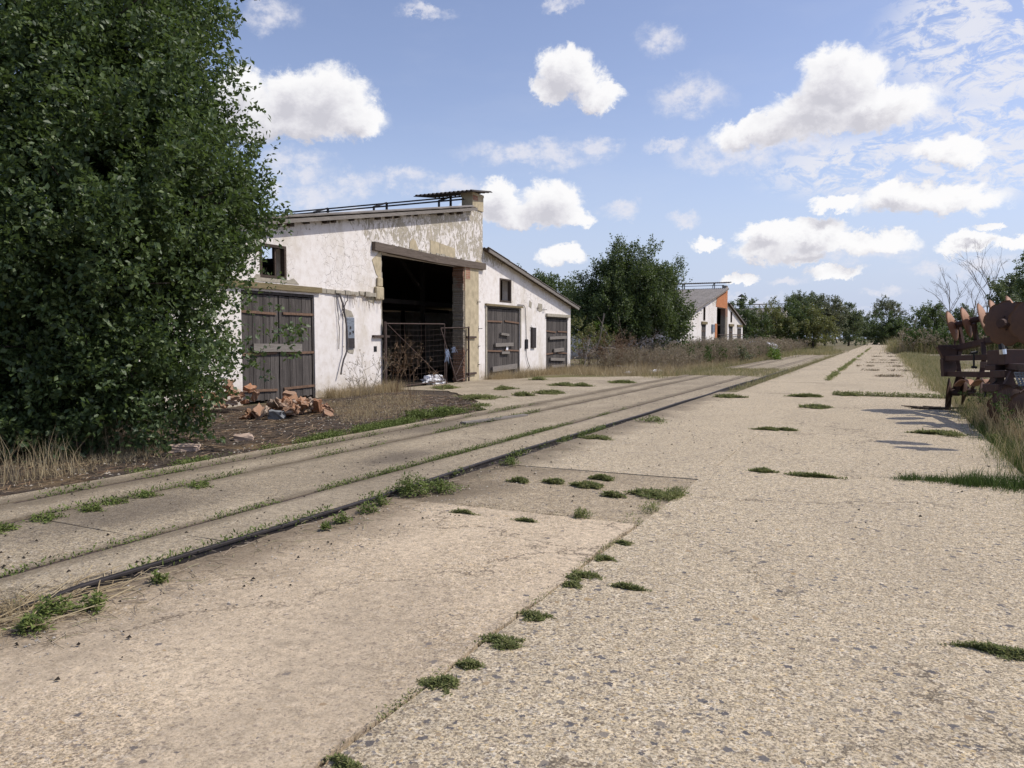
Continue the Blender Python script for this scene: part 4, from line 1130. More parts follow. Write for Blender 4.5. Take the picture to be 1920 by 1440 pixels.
def rect(x0, x1, y0, y1, pw=1.0):
    return lambda n: np.stack([RNG.uniform(x0, x1, n), y0 + (y1 - y0) * RNG.random(n) ** pw], 1)


def quad_s(a, b_, c, d):
    a, b_, c, d = [np.array(q[:2]) for q in (a, b_, c, d)]
    def f(n):
        u = RNG.random(n)[:, None]; v = RNG.random(n)[:, None]
        return (a * (1 - u) + b_ * u) * (1 - v) + (d * (1 - u) + c * u) * v
    return f


def grass(name, sampler, n, nc, sig, h, w, mat, label, lean=.45, z=0.0):
    p, hh = clumpy(n, sampler, nc, sig); p[:, 2] = z
    return tag(blades(name, p, h * hh, w * RNG.uniform(.6, 1.3, n), M[mat], lean), label, 'grass', kind='stuff')


# right verge, beside and under the harrow
grass('verge_grass', rect(1.5, 3.6, 6, 30, 1.25), 26000, 420, .16, .42, .007, 'grass_mix', 'mixed dry and green grass of the right verge around the harrow', .5)
grass('verge_grass', rect(1.7, 2.6, 9.5, 17, 1.0), 7000, 60, .14, .62, .007, 'grass_dry', 'tall bleached grass at the foot of the harrow', .35)
grass('verge_grass', lambda n: np.stack([1.50 + RNG.exponential(.7, n), RNG.uniform(25, 78, n)], 1), 26000, 800, .25, .42, .014, 'grass_mix', 'dry and green grass of the right verge receding along the road', .5)
grass('verge_grass', rect(3.0, 16, 15, 30), 7000, 300, .3, .35, .014, 'grass_mix', 'rough grass behind the harrow', .5)
grass('field_grass', lambda n: np.stack([1.2 + RNG.random(n) ** 1.3 * 16, RNG.uniform(86, 118, n)], 1), 26000, 700, .5, 1.55, .03, 'grass_mix', 'tall reedy grass field right of the far road', .3)
grass('field_grass', lambda n: np.stack([1.3 + RNG.random(n) * 26, RNG.uniform(86, 100, n)], 1), 9000, 160, .5, 1.25, .03, 'grass_dry', 'bleached tall grass at the edge of the far field', .3)
grass('verge_grass', lambda n: np.stack([1.42 + np.abs(RNG.normal(0, .55, n)), 5 + 14 * RNG.random(n) ** 1.1], 1), 9000, 160, .13, .30, .006, 'grass_green', 'fresh green grass at the road side of the right verge', .55)
# left verge thicket between track and barns
grass('verge_grass', rect(-12.8, -7.9, 30.5, 60), 20000, 700, .28, .5, .012, 'grass_dry', 'dry grass of the overgrown left verge beyond the apron', .5)
grass('verge_grass', lambda n: np.stack([-7.7 - np.abs(RNG.normal(0, .5, n)), RNG.uniform(29, 60, n)], 1), 8000, 260, .25, .3, .012, 'grass_mix', 'greener grass along the outer edge of the track', .5)
grass('verge_grass', rect(-13, -7.2, 60, 125), 18000, 700, .5, .7, .022, 'grass_mix', 'rough grass of the far left verge', .45)
grass('verge_grass', lambda n: np.stack([-4.05 + RNG.normal(0, .16, n), RNG.uniform(24, 90, n)], 1), 9000, 420, .13, .17, .012, 'grass_mix', 'low grass strip between the track and the road', .6)
grass('track_grass', rect(-7.4, -4.2, 31.8, 39.5), 9000, 240, .22, .17, .011, 'grass_mix', 'grass covering the track where it is overgrown', .6, .05)
grass('track_grass', rect(-7.4, -4.3, 74, 95), 6000, 200, .3, .5, .022, 'grass_mix', 'weeds closing over the far end of the track', .5)
# dry grass at the foot of the nearest barn
grass('barn_foot_grass', quad_s(G(600, 762), G(770, 735), G(800, 765), G(660, 800)), 5200, 200, .16, .17, .005, 'grass_dry', 'matted dry grass before the white wall by the doorway', .7)
grass('barn_foot_grass', lambda n: np.stack([-13.25 + RNG.normal(0, .16, n), RNG.uniform(25.6, 35.5, n)], 1), 6000, 90, .16, .42, .008, 'grass_dry', 'tufts of dry grass along the right half of the barn wall', .45)
grass('barn_foot_grass', lambda n: np.stack([-13.2 + RNG.normal(0, .14, n), RNG.uniform(16.1, 19.3, n)], 1), 3500, 50, .12, .40, .006, 'grass_dry', 'dry stalks rising along the foot of the white wall', .4)
# under the big tree
grass('tree_foot_grass', quad_s(G(0, 925), G(330, 850), G(330, 815), G(0, 885)), 1500, 40, .2, .15, .006, 'grass_dry', 'straw coloured grass at the foot of the big tree', .8)
for px, py, n, h_ in ((205, 850, 150, .75), (240, 835, 90, .6), (30, 905, 120, .6), (90, 895, 70, .5), (120, 880, 60, .5), (285, 828, 50, .45)):
    q = G(px, py); p = np.concatenate([RNG.normal(size=(n, 2)) * .16, np.zeros((n, 1))], 1)
    o = blades('grass_tussock', p, h_ * RNG.uniform(.2, 1.1, n), .006 * RNG.uniform(.6, 1.2, n), M['grass_dry'], .30, loc=q, bend=.5)
    tag(o, {205: 'tallest bleached grass tussock before the dark tree', 240: 'bleached grass tussock just right of the tallest one', 30: 'dry tussock at the left margin under the tree', 90: 'thin dry tussock second from the left margin',
            120: 'small dry tussock between the left margin and the tallest one', 285: 'short dry tussock at the right foot of the tree'}[px], 'grass tussock', 'dry tussocks before the big tree')


# low creeping weeds
def creeper(n, h=.05, flat=1.0):
    r = np.sqrt(RNG.random(n)) * (1 + .25 * np.sin(RNG.random(n) * 20)); a = RNG.uniform(0, 6.283, n)
    lob = 1 + .32 * np.sin(a * 3 + RNG.uniform(0, 6)) + .2 * np.sin(a * 7 + RNG.uniform(0, 6)); r = r * lob * .8
    p = np.stack([np.cos(a) * r, np.sin(a) * r, h * RNG.random(n) ** 1.4 * np.clip(1.1 - .8 * r, .15, 1)], 1)
    p[:, :2] += .22 * np.stack([np.sin(p[:, 1] * 5 + RNG.uniform(0, 6)), np.sin(p[:, 0] * 4 + RNG.uniform(0, 6))], 1); return p


def weed(name, label, cat, group, loc, rx, ry, n, leaf, mat, h=.05, rz=0.0):
    p = creeper(n, h); p[:, 0] *= rx; p[:, 1] *= ry
    c, s = math.cos(rz), math.sin(rz); p = np.stack([p[:, 0] * c - p[:, 1] * s, p[:, 0] * s + p[:, 1] * c, p[:, 2]], 1)
    o = leaves(name, p, unit(n) * np.array([1, 1, .5]) + np.array([0, 0, .2]), unit(n) * .55 + np.array([0, 0, 1]), leaf * RNG.uniform(.6, 1.3, n), leaf * .45 * RNG.uniform(.7, 1.2, n), M[mat], None, loc)
    return tag(o, label, cat, group)


GW = 'green weed mats in the road joints'
for px, py, rx, ry, lb in [
    (645, 1437, .07, .03, 'weed mat cut by the bottom edge of the photo'), (828, 1285, .085, .07, 'dense round weed mat, nearest whole one on the long joint'),
    (880, 1250, .06, .045, 'small weed mat touching the nearest round one on the long joint'), (942, 1207, .11, .08, 'large twin-lobed weed mat on the long joint'),
    (1002, 1158, .09, .06, 'oval weed mat above the large twin-lobed one on the joint'), (1092, 1082, .10, .09, 'dark thick weed mat halfway up the long joint'),
    (1073, 1100, .06, .04, 'little weed mat hugging the dark thick one'), (1133, 1050, .065, .05, 'small round weed mat above the dark thick one'), (1171, 1021, .065, .035, 'thin weed mat just below the joint corner'),
    (1178, 1104, .12, .03, 'sparse flat weed mat lying right of the joint on bare concrete'), (868, 962, .12, .03, 'flat weed mat on the edge of the smooth slab'), (985, 978, .10, .025, 'faint weed mat on the crack between smooth slab and dirty patch'),
    (1040, 905, .11, .05, 'weed mat on the dirty patch nearest the rail'), (1103, 912, .15, .09, 'broad thin weed mat in the middle of the dirty patch'), (1130, 898, .12, .06, 'weed mat at the far edge of the dirty patch'),
    (1222, 928, .22, .14, 'greyish weed mat near the right end of the dirty patch'), (1150, 930, .10, .05, 'small faded weed mat on the dirty patch'), (975, 903, .10, .05, 'slim weed mat at the left end of the dirty patch'),
    (1430, 885, .13, .07, 'lone weed mat in the middle of the road'), (1520, 894, .24, .04, 'long thin weed mat on the cross joint in the middle of the road'), (1440, 806, .2, .09, 'weed mat lying left on the road before the second cross joint'),
    (1475, 807, .16, .07, 'weed mat right beside the one before the second cross joint'), (1758, 814, .30, .12, 'weed mat just above the harrow shadow'), (1365, 745, .35, .25, 'weed mat at the road edge beside the far rail'),
    (1512, 744, .45, .12, 'weed mat at the left end of the far cross joint'), (1590, 742, .20, .2, 'small weed mat above the far cross joint'), (1530, 765, .28, .18, 'dark weed mat below the far cross joint'),
    (1120, 822, .22, .14, 'bushy weed mat against the rail beside the road'), (1868, 1222, .17, .06, 'straggling weed mat at the right margin'), (1905, 1228, .10, .05, 'weed mat cut by the right margin')]:
    q = G(px, py, .062); n = int(min(2600, 500 + 13000 * rx * ry * 10))
    weed('weed_mat', lb, 'weed', GW, q, rx, ry, n, .021 if q.y < 7 else .035 if q.y < 14 else .06, 'weed_green', .032 if q.y < 7 else .04 if q.y < 15 else .07)


def strip_weed(name, a, b_, w, n, leaf, mat, label, h=.07, z=.06, gaps=True):
    a = np.array(a[:2]); b_ = np.array(b_[:2]); L = np.linalg.norm(b_ - a); d = (b_ - a) / L; s = np.array([-d[1], d[0]])
    t = RNG.random(n * 3)
    if gaps:
        ph = RNG.uniform(0, 6.28, 4); f = np.array([1.1, 2.9, 5.3, 9.1]) / max(1, L / 9)
        g_ = sum(np.sin(t * L * f[k] + ph[k]) for k in range(4)) / 4; t = t[g_ > RNG.uniform(-.25, .35, len(t))]
    t = t[:n]; n = len(t)
    p = a + d * (t * L)[:, None] + s * (RNG.normal(0, w * .5, n))[:, None]
    p = np.concatenate([p, z + h * RNG.random((n, 1)) ** 1.5], 1)
    o = leaves(name, p, unit(n) + np.array([0, 0, .5]), unit(n) * .6 + np.array([0, 0, 1]), leaf * RNG.uniform(.6, 1.3, n), leaf * .4 * RNG.uniform(.7, 1.2, n), M[mat])
    return tag(o, label, 'weeds', kind='stuff')


strip_weed('joint_weeds', (-1.86, 6.15), (-1.74, 8.35), .09, 2600, .028, 'weed_green', 'green weeds filling the joint at the corner of the dirty patch')
strip_weed('joint_weeds', (-2.35, 6.12), (-1.85, 6.12), .07, 1200, .026, 'weed_green', 'weeds along the end of the smooth slab')
grass('joint_grass', rect(.15, 1.5, 9.28, 9.46), 2600, 46, .05, .10, .006, 'grass_green', 'short grass along the nearer cross joint', .7, .05)
grass('joint_grass', rect(.8, 2.1, 9.05, 9.7), 2200, 36, .10, .17, .006, 'grass_green', 'longer grass spreading from the verge on the nearer cross joint', .6, .05)
strip_weed('joint_weeds', (-1.2, 22.43), (1.7, 22.4), .12, 3600, .05, 'weed_green', 'weeds along the far cross joint', .10, gaps=False)
strip_weed('joint_weeds', (.9, 13.8), (1.6, 13.5), .07, 900, .04, 'weed_green', 'weeds in the verge by the harrow shadow', .08)
for y0, y1, n in ((30, 36, 900), (38, 52, 1600), (54, 60, 500), (66, 130, 2200)):
    strip_weed('joint_weeds', (-1.79, y0), (-1.79, y1), .11, n, .085, 'weed_green', 'weeds along the far centre joint from %d metres on' % y0, .10)
for y in (34.1, 40, 46, 52.5, 58.6, 70, 82):
    strip_weed('joint_weeds', (random.uniform(-1.7, .6), y), (1.5, y), .10, 420, .08, 'weed_dry', 'dry weeds in a cross joint of the far road', .06)
strip_weed('joint_weeds', (-1.785, 2.0), (-1.785, 6.2), .05, 420, .018, 'weed_dry', 'dry bits and small weeds caught in the long joint', .02, .058, gaps=False)
strip_weed('joint_weeds', (-1.785, 2.2), (-1.785, 6.2), .035, 500, .018, 'weed_green', 'tiny green weeds between the mats of the long joint', .03, .058)
strip_weed('joint_weeds', (-3.9, 6.12), (-2.3, 6.12), .05, 300, .022, 'weed_dry', 'dry weeds along the end of the smooth slab', .03, .058)
# weeds in the rail grooves
strip_weed('groove_weeds', (tx(-5.05, 2), 2), (tx(-5.05, 16), 16), .04, 2200, .03, 'weed_light', 'weeds in the groove of the inner rail', .05)
strip_weed('groove_weeds', (tx(-5.05, 6), 6), (tx(-5.05, 12), 12), .06, 2600, .03, 'weed_light', 'thicker weeds in the middle of the inner rail groove', .06, gaps=False)
strip_weed('groove_weeds', (tx(-6.5, 3), 3), (tx(-6.5, 15), 15), .05, 1900, .035, 'weed_light', 'weeds in the groove of the outer rail', .06)
strip_weed('groove_weeds', (tx(-7.25, 3), 3), (tx(-7.25, 16), 16), .06, 1900, .035, 'weed_light', 'weeds along the outer steel edge of the track', .07)
strip_weed('edge_weeds', (-7.75, 6.0), (-8.15, 15.5), .16, 9000, .035, 'weed_light', 'bright green weeds along the edge of the dirt verge', .07, 0.01)
strip_weed('edge_weeds', (-8.0, 9.5), (-8.3, 15.8), .22, 6000, .035, 'weed_light', 'second band of green weeds on the dirt verge', .08, 0.01)
strip_weed('edge_weeds', G(760, 790), G(900, 770), .22, 3600, .05, 'weed_light', 'leafy weeds at the corner of the concrete apron', .16, 0.01)
strip_weed('edge_weeds', (-4.42, 2.6), (-4.25, 13), .05, 2200, .035, 'weed_light', 'weeds tucked along the bent edge rail', .07, .05)
# yard weeds
for px, py, rx, ry, lb in [(900, 747, 1.1, .45, 'widest weed mat on the apron before the doorway'), (835, 728, .8, .5, 'weed mat in the mouth of the doorway'), (1030, 738, .75, .35, 'weed mat in the middle of the apron nearer the track'), (945, 730, .5, .35, 'weed mat on the apron below the tall door'),
                       (1055, 723, .8, .3, 'weed mat on the apron left of the far door'), (1090, 724, .6, .3, 'weed mat on the apron below the far corner of the barn'), (1165, 718, .9, .35, 'weed mat at the far end of the apron'), (980, 742, .5, .2, 'small weed mat joining the middle one on the apron'), (1010, 712, .5, .3, 'faint weed mat by the far door')]:
    weed('weed_mat', lb, 'weed', 'green weed mats on the concrete apron', G(px, py, .047), rx * .55, ry, 1900, .06, 'weed_green', .10, math.radians(0))
GT = 'bright weed tufts along the track'
for px, py, r_, n, h_, lb in [(175, 1142, .085, 260, .10, 'bright weed tuft against the bent rail near the left bottom'), (100, 1150, .12, 420, .10, 'spreading weed tuft at the end of the bent rail'), (300, 1090, .06, 150, .07, 'little weed tuft at the roadside of the bent rail'), (60, 1180, .10, 280, .09, 'weed tuft left of the rail end'),
                          (640, 978, .09, 220, .09, 'weed tuft right on the bent rail'), (610, 992, .05, 120, .06, 'tiny weed tuft beside the one on the bent rail'), (690, 960, .09, 240, .10, 'weed tuft above the first on the bent rail'), (715, 945, .09, 240, .11, 'weed tuft below the bushy clump by the rail'),
                          (775, 925, .22, 1100, .22, 'tallest bushy weed clump by the rail'), (830, 918, .22, 700, .12, 'low leafy weeds right of the bushy clump by the rail'), (275, 932, .13, 300, .06, 'weed tuft on the track pavement, nearest the right'), (215, 945, .12, 300, .07, 'weed tuft on the track pavement between two others'),
                          (172, 958, .13, 320, .06, 'weed tuft on the track pavement, leftmost of three'), (372, 914, .16, 360, .06, 'isolated weed tuft in the middle of the track pavement'), (85, 975, .15, 320, .06, 'weed tuft at the left of the track'), (5, 995, .12, 280, .06, 'weed tuft at the left margin on the track'), (955, 870, .14, 320, .10, 'weed tuft by the rail before the dirty patch'), (1225, 790, .3, 320, .10, 'weed tuft by the rail farther up the road')]:
    weed('weed_tuft', lb, 'weed', GT, G(px, py, .07), r_, r_ * .9, n, .034 if py > 860 else .05, 'weed_light', h_)


# --- upright dry weeds
def dry_weeds(name, pts, hs, mat, rng=random, heads=True, wd=.006, branch=6, parent=None):
    V = []; F4 = []; hp = []; n0 = 0
    def ribbon(a, b_, w0, w1):
        nonlocal n0
        d = (b_ - a); s = d.cross(Vector((rng.uniform(-1, 1), rng.uniform(-1, 1), .1)));
        s = s.normalized() if s.length > 1e-6 else Vector((1, 0, 0))
        t = d.cross(s).normalized()
        for u in (s, t):
            V.extend([(a - u * w0)[:], (a + u * w0)[:], (b_ + u * w1)[:], (b_ - u * w1)[:]]); F4.append((n0, n0 + 1, n0 + 2, n0 + 3)); n0 += 4
    for p, h_ in zip(pts, hs):
        p = Vector(p); ln = Vector((rng.gauss(0, .16), rng.gauss(0, .16), 1)).normalized(); m = p + ln * h_ * .55
        top_ = m + (ln + Vector((rng.gauss(0, .2), rng.gauss(0, .2), 0))).normalized() * h_ * .45
        ribbon(p, m, wd, wd * .8); ribbon(m, top_, wd * .8, wd * .5)
        for k in range(branch):
            t = rng.uniform(.3, .95); a = p.lerp(m, t / .55) if t < .55 else m.lerp(top_, (t - .55) / .45)
            d = Vector((rng.gauss(0, 1), rng.gauss(0, 1), rng.uniform(.5, 1.3))).normalized(); e = a + d * h_ * rng.uniform(.12, .32)
            ribbon(a, e, wd * .6, wd * .4); hp.append(e)
            for _ in range(2):
                d2 = (d + Vector((rng.gauss(0, .6), rng.gauss(0, .6), .2))).normalized(); e2 = e + d2 * h_ * rng.uniform(.04, .10); ribbon(a.lerp(e, .7), e2, wd * .4, wd * .3); hp.append(e2)
        hp.append(top_)
    o = np_mesh(name, np.array(V), [np.array(F4)], mat, parent)
    if heads and hp:
        q = np.array([h[:] for h in hp]); q = np.repeat(q, 3, 0) + RNG.normal(size=(len(q) * 3, 3)) * wd * 1.6
        return o, q
    return o, None


def thicket(name, label, sampler, n, h, mat, wd, leaf, branch=6):
    pp = sampler(n); pts = [(a, c, 0) for a, c in pp]; hs = [h * random.uniform(.55, 1.15) for _ in pts]
    o, q = dry_weeds(name, pts, hs, M[mat], wd=wd, branch=branch)
    tag(o, label, 'weeds', kind='stuff')
    o2 = leaves(name, q, unit(len(q)), unit(len(q)), leaf * RNG.uniform(.5, 1.3, len(q)), leaf * .5 * RNG.uniform(.6, 1.2, len(q)), M[mat])
    tag(o2, label + ', their seed heads', 'weeds', kind='stuff')


thicket('dry_weeds', 'grey brown weeds before the dark tree and brush pile', rect(-13.0, -8.6, 35, 47), 640, 1.0, 'weed_dry', .009, .05)
thicket('dry_weeds', 'tall grey brown weeds before the second barn', rect(-12.8, -7.9, 45, 64), 900, 1.35, 'weed_dry', .012, .065)
thicket('dry_weeds', 'reddish weeds under the dark tree', rect(-14, -11.5, 36, 44), 160, 1.7, 'reddry', .010, .05)
thicket('dry_weeds', 'far weeds along the left verge past the second barn', rect(-13, -7.8, 64, 115), 620, 1.3, 'weed_dry', .018, .11)
thicket('green_weeds', 'leafy reeds at the edge of the far field', rect(2.0, 16, 86, 97), 260, 2.1, 'grass_green', .03, .26, 9)
thicket('dry_weeds', 'dry reed plumes at the edge of the far field', rect(1.6, 16, 84.5, 95), 160, 2.1, 'weed_dry', .02, .16, 7)
thicket('green_weeds', 'green weeds by the harrow', rect(1.7, 3.4, 11, 18), 90, .7, 'grass_green', .006, .05, 8)
thicket('green_weeds', 'green weeds mixed through the left verge', rect(-12.5, -7.9, 40, 75), 200, 1.1, 'grass_green', .016, .10)
for i, (px, py, h_, lb) in enumerate([(1392, 672, 2.0, 'dark leafy weed standing right of the second barn doors'), (1455, 655, 1.4, 'leafy green weed behind the white sacks')]):
    c = G(px, 682 if i == 0 else 676); h_ *= .62
    tree('weed_bush', lb, 'weed', (c.x, c.y, 0), [((c.x + random.gauss(0, .2), c.y + random.gauss(0, .3), h_ * random.uniform(.25, .75)), h_ * .26) for _ in range(6)], 26, 7, .3, .12, 'leaf_bright' if i == 1 else 'leaf_grey', tr=.03, limbs=4)
# tall dry weeds by the doorway
WD = 'tall dry weeds before the doorway'
for px, py, h_, nst, mt, lb in [(742, 742, 1.9, 5, 'reddry', 'tallest red-brown dry weed leaning at the left gate post'), (768, 748, 1.4, 3, 'reddry', 'red-brown dry weed slanting across the wire gate'), (700, 752, 1.25, 5, 'weed_dry', 'dry thistle with round heads against the white wall'), (806, 738, .85, 3, 'reddry', 'short dry weed before the middle of the wire gate'), (668, 756, .9, 4, 'weed_dry', 'thin dry weed against the white wall below the meter box')]:
    c = G(px, py); root = tag(empty('dry_weed', c), lb, 'weed', WD)
    o, q = dry_weeds('stalk', [(random.gauss(0, .12), random.gauss(0, .12), 0) for _ in range(nst)], [h_ * random.uniform(.6, 1.1) for _ in range(nst)], M[mt], wd=.006, branch=7, parent=root)
    sh_ = leaves('seed_head', q, unit(len(q)), unit(len(q)), .035 * RNG.uniform(.5, 1.2, len(q)), .02 * RNG.uniform(.5, 1.2, len(q)), M[mt], root); sh_['kind'] = 'stuff'

# --- litter, pebbles, droppings
def scatter(name, sampler, n, size, mat, label, z, flat=.5):
    pp = sampler(n); V = []; F = []
    s = size * RNG.uniform(.4, 1.4, n)
    base = np.array([[1, 0, 0], [-.5, .8, 0], [-.5, -.8, 0], [.1, 0, 1]])
    a = RNG.uniform(0, 6.28, n); c, sn = np.cos(a), np.sin(a)
    v = np.empty((n * 4, 3), np.float32)
    for k in range(4):
        bx, by, bz = base[k]; jx = RNG.uniform(.6, 1.2, n)
        v[k::4, 0] = pp[:, 0] + (bx * c - by * sn) * s * jx; v[k::4, 1] = pp[:, 1] + (bx * sn + by * c) * s * jx; v[k::4, 2] = z + bz * s * flat
    i = np.arange(n) * 4
    f = np.concatenate([np.stack([i, i + 1, i + 3], 1), np.stack([i + 1, i + 2, i + 3], 1), np.stack([i + 2, i, i + 3], 1)])
    return tag(np_mesh(name, v, [f], M[mat]), label, 'debris', kind='stuff')


scatter('droppings', rect(-7.4, -3.2, 2.0, 22, 1.3), 700, .014, 'dropping', 'small dark droppings scattered on the track', .072, .8)
scatter('droppings', rect(-4, 1.4, 6.5, 14), 110, .014, 'dropping', 'small dark droppings scattered on the road', .062, .8)
scatter('pebbles', rect(-4.3, -3.3, 1.6, 14), 900, .010, 'pebble', 'loose pebbles in the dirt beside the bent rail', .064, .7)
scatter('pebbles', rect(-4, 1.5, 1.4, 9, 1.0), 900, .006, 'pebble', 'loose grit on the concrete road', .062, .8)
scatter('pebbles', rect(-12.5, -7.8, 5, 18), 1500, .02, 'pebble', 'pebbles on the dirt verge', .014, .6)


def twigs(name, sampler, n, L, mat, label, z, wd):
    pp = sampler(n); a = RNG.uniform(0, 6.28, n); l = L * RNG.uniform(.4, 1.3, n)
    p0 = np.concatenate([pp, np.full((n, 1), z)], 1); d = np.stack([np.cos(a), np.sin(a), RNG.uniform(-.02, .16, n)], 1); s = np.stack([-np.sin(a), np.cos(a), RNG.uniform(.2, 1, n)], 1)
    e = p0 + d * l[:, None]; w = wd * RNG.uniform(.5, 1.2, n)[:, None]
    v = np.empty((n * 4, 3), np.float32); v[0::4] = p0 - s * w; v[1::4] = p0 + s * w; v[2::4] = e + s * w * .6; v[3::4] = e - s * w * .6
    i = np.arange(n) * 4
    return tag(np_mesh(name, v, [np.stack([i, i + 1, i + 2, i + 3], 1)], M[mat]), label, 'debris', kind='stuff')


twigs('twig_litter', rect(-12.6, -7.9, 4, 18), 5200, .16, 'reddry', 'dry stalks lying on the dirt verge', .016, .004)
twigs('twig_litter', rect(-12.8, -8.0, 4, 18), 4200, .13, 'bark', 'dark twigs lying on the dirt verge', .016, .005)
twigs('twig_litter', lambda n: np.stack([-4.1 + RNG.normal(0, .22, n), 2.4 + RNG.random(n) ** 1.8 * 8], 1), 900, .13, 'weed_dry', 'dry stalks gathered along the bent rail', .066, .0025)
twigs('twig_litter', lambda n: np.stack([-4.35 + RNG.normal(0, .16, n), 2.55 + RNG.normal(0, .3, n)], 1), 420, .28, 'grass_dry', 'straw heaped at the near end of the bent rail', .07, .003)
for px, py, n, lb in ((22, 1175, 60, 'sparse straw tussock at the left margin by the rail end'),):
    q = G(px, py); p = np.concatenate([RNG.normal(size=(n, 2)) * .05, np.zeros((n, 1))], 1)
    tag(blades('grass_tussock', p, .3 * RNG.uniform(.3, 1.1, n), .004 * RNG.uniform(.6, 1.2, n), M['grass_dry'], .45, loc=q), lb, 'grass tussock')

# --- bricks
def brick_mesh(L, W, H):
    bm = bmesh.new(); bmesh.ops.create_cube(bm, size=1)
    bmesh.ops.scale(bm, vec=(L, W, H), verts=bm.verts); bmesh.ops.subdivide_edges(bm, edges=bm.edges, cuts=2, use_grid_fill=True)
    for v in bm.verts:
        v.co += Vector((random.gauss(0, 1), random.gauss(0, 1), random.gauss(0, 1))) * .009
        if v.co.x > L * .3: v.co.x -= random.random() * L * .22
    me = bpy.data.meshes.new('brick'); bm.to_mesh(me); bm.free(); return me


BM = [brick_mesh(*s) for s in ((.29, .15, .08), (.24, .12, .07), (.20, .13, .07), (.34, .15, .07), (.16, .13, .08), (.28, .17, .09))]
def brick(loc, rot, me, label, group=None, mat='loose_brick', name='brick'):
    if not me.materials: me.materials.append(M[mat])
    o = bpy.data.objects.new(name, me); COL.objects.link(o); o.location = loc; o.rotation_euler = rot
    return tag(o, label, 'brick', group)


c0 = G(552, 781)
ax = Vector((.12, 1, 0)).normalized(); ay = Vector((-1, .12, 0)).normalized()
for i in range(74):
    u = random.gauss(0, .43); v = random.gauss(.12, .24); hh = max(0, .29 * (1 - (u / 1.15) ** 2 - (v / .62) ** 2))
    p = c0 + ax * u + ay * v; p.z = .05 + hh * random.uniform(.25, 1)
    brick(p, (random.gauss(0, .55), random.gauss(0, .5), random.uniform(0, 6.28)), random.choice(BM), 'broken brick lying in the heap before the wooden double door', 'broken bricks heaped before the wooden double door')
for (px, py, lift, rz, lb, k) in [(545, 747, .42, .3, 'brick on the very top of the heap before the double door', 0), (598, 770, .12, 1.2, 'whitish mortared brick at the right front of the heap', 5)]:
    p = G(px, py + 30 if lift > .3 else py + 6); p.z = lift
    brick(p, (.3, .2, rz), BM[k].copy(), lb)
p = G(520, 787); p.z = .09
sl_ = brick(p, (.1, .1, .5), brick_mesh(.3, .22, .17), 'bluish grey stone lump at the front of the brick heap', None, 'slate_lump', 'stone_lump'); sl_['category'] = 'stone'
c1 = G(425, 773)
for i in range(34):
    u = random.gauss(0, .5); v = random.gauss(.1, .3); hh = max(0, .65 * (1 - (u / 1.1) ** 2 - (v / .7) ** 2))
    p = c1 + ax * u + ay * v; p.z = .05 + hh * random.uniform(.2, 1)
    brick(p, (random.gauss(0, .4), random.gauss(0, .4), random.uniform(0, 6.28)), random.choice(BM), 'brick in the heap half hidden by the big tree', 'bricks heaped behind the big tree')
M['pale_brick'] = mat_plain('pale_mortared_brick', (.42, .32, .25), .25, 9, .95, .1, bump=.5)
for px, py, rz, sz, lb in [(348, 847, .9, (.44, .22, .08), 'pinkish brick slab lying alone on the dark dirt'), (459, 827, .75, (.30, .17, .09), 'pale brick lying alone nearer the brick heap')]:
    p = G(px, py); p.z = .05
    brick(p, (0.05, .03, rz), brick_mesh(*sz), lb, None, 'pale_brick')

# --- plank on the track, white scraps
r = MB(); a = G(868, 793, .10); c = G(985, 778, .09); r.beam(a, c, .14, .03)
o = r.build('plank', M['bar']); tag(o, 'grey weathered plank lying along the outer rail', 'plank')


def crumple(name, c, size, mat, label, cat, n=3, amp=.25, group=None):
    bm = bmesh.new(); bmesh.ops.create_icosphere(bm, subdivisions=4, radius=1)
    off = Vector((random.random() * 50, random.random() * 50, random.random() * 50))
    for v in bm.verts:
        d = v.co.normalized(); k = 1 + amp * (mnoise.fractal(d * 1.6 + off, 1.0, 2.0, 4) ) + .10 * abs(mnoise.noise(d * 6 + off)) 
        v.co = d * k; v.co.x *= size[0]; v.co.y *= size[1]; v.co.z = max(v.co.z, -.5) * size[2]
    me = bpy.data.meshes.new(name); bm.to_mesh(me); bm.free()
    o = link(name, me, M[mat], None, c); return tag(o, label, cat, group)


q = G(1425, 668); crumple('white_sack', (q.x, q.y, .85), (.85, .95, .5), 'white', 'crumpled white sack on the left heaped in the verge weeds', 'sack', amp=.35, group='white sacks in the weeds')
q = G(1446, 668); crumple('white_sack', (q.x, q.y, .65), (.6, .65, .48), 'white', 'smaller white sack at the right of the pair in the weeds', 'sack', amp=.35, group='white sacks in the weeds')
q = G(818, 712); crumple('plastic_sheet', (-13.9, 22.6, .10), (.35, .55, .2), 'white', 'crumpled white plastic sheet lying inside the doorway behind the gate', 'plastic sheet', amp=.5)
q = G(1228, 699); crumple('white_scrap', (q.x, q.y, .07), (.16, .9, .07), 'white', 'long white scrap lying in the verge grass', 'scrap', amp=.4)
q = G(1180, 700); crumple('white_scrap', (q.x, q.y, .05), (.14, .5, .05), 'white', 'flat white scrap left of the long one in the verge grass', 'scrap', amp=.4)

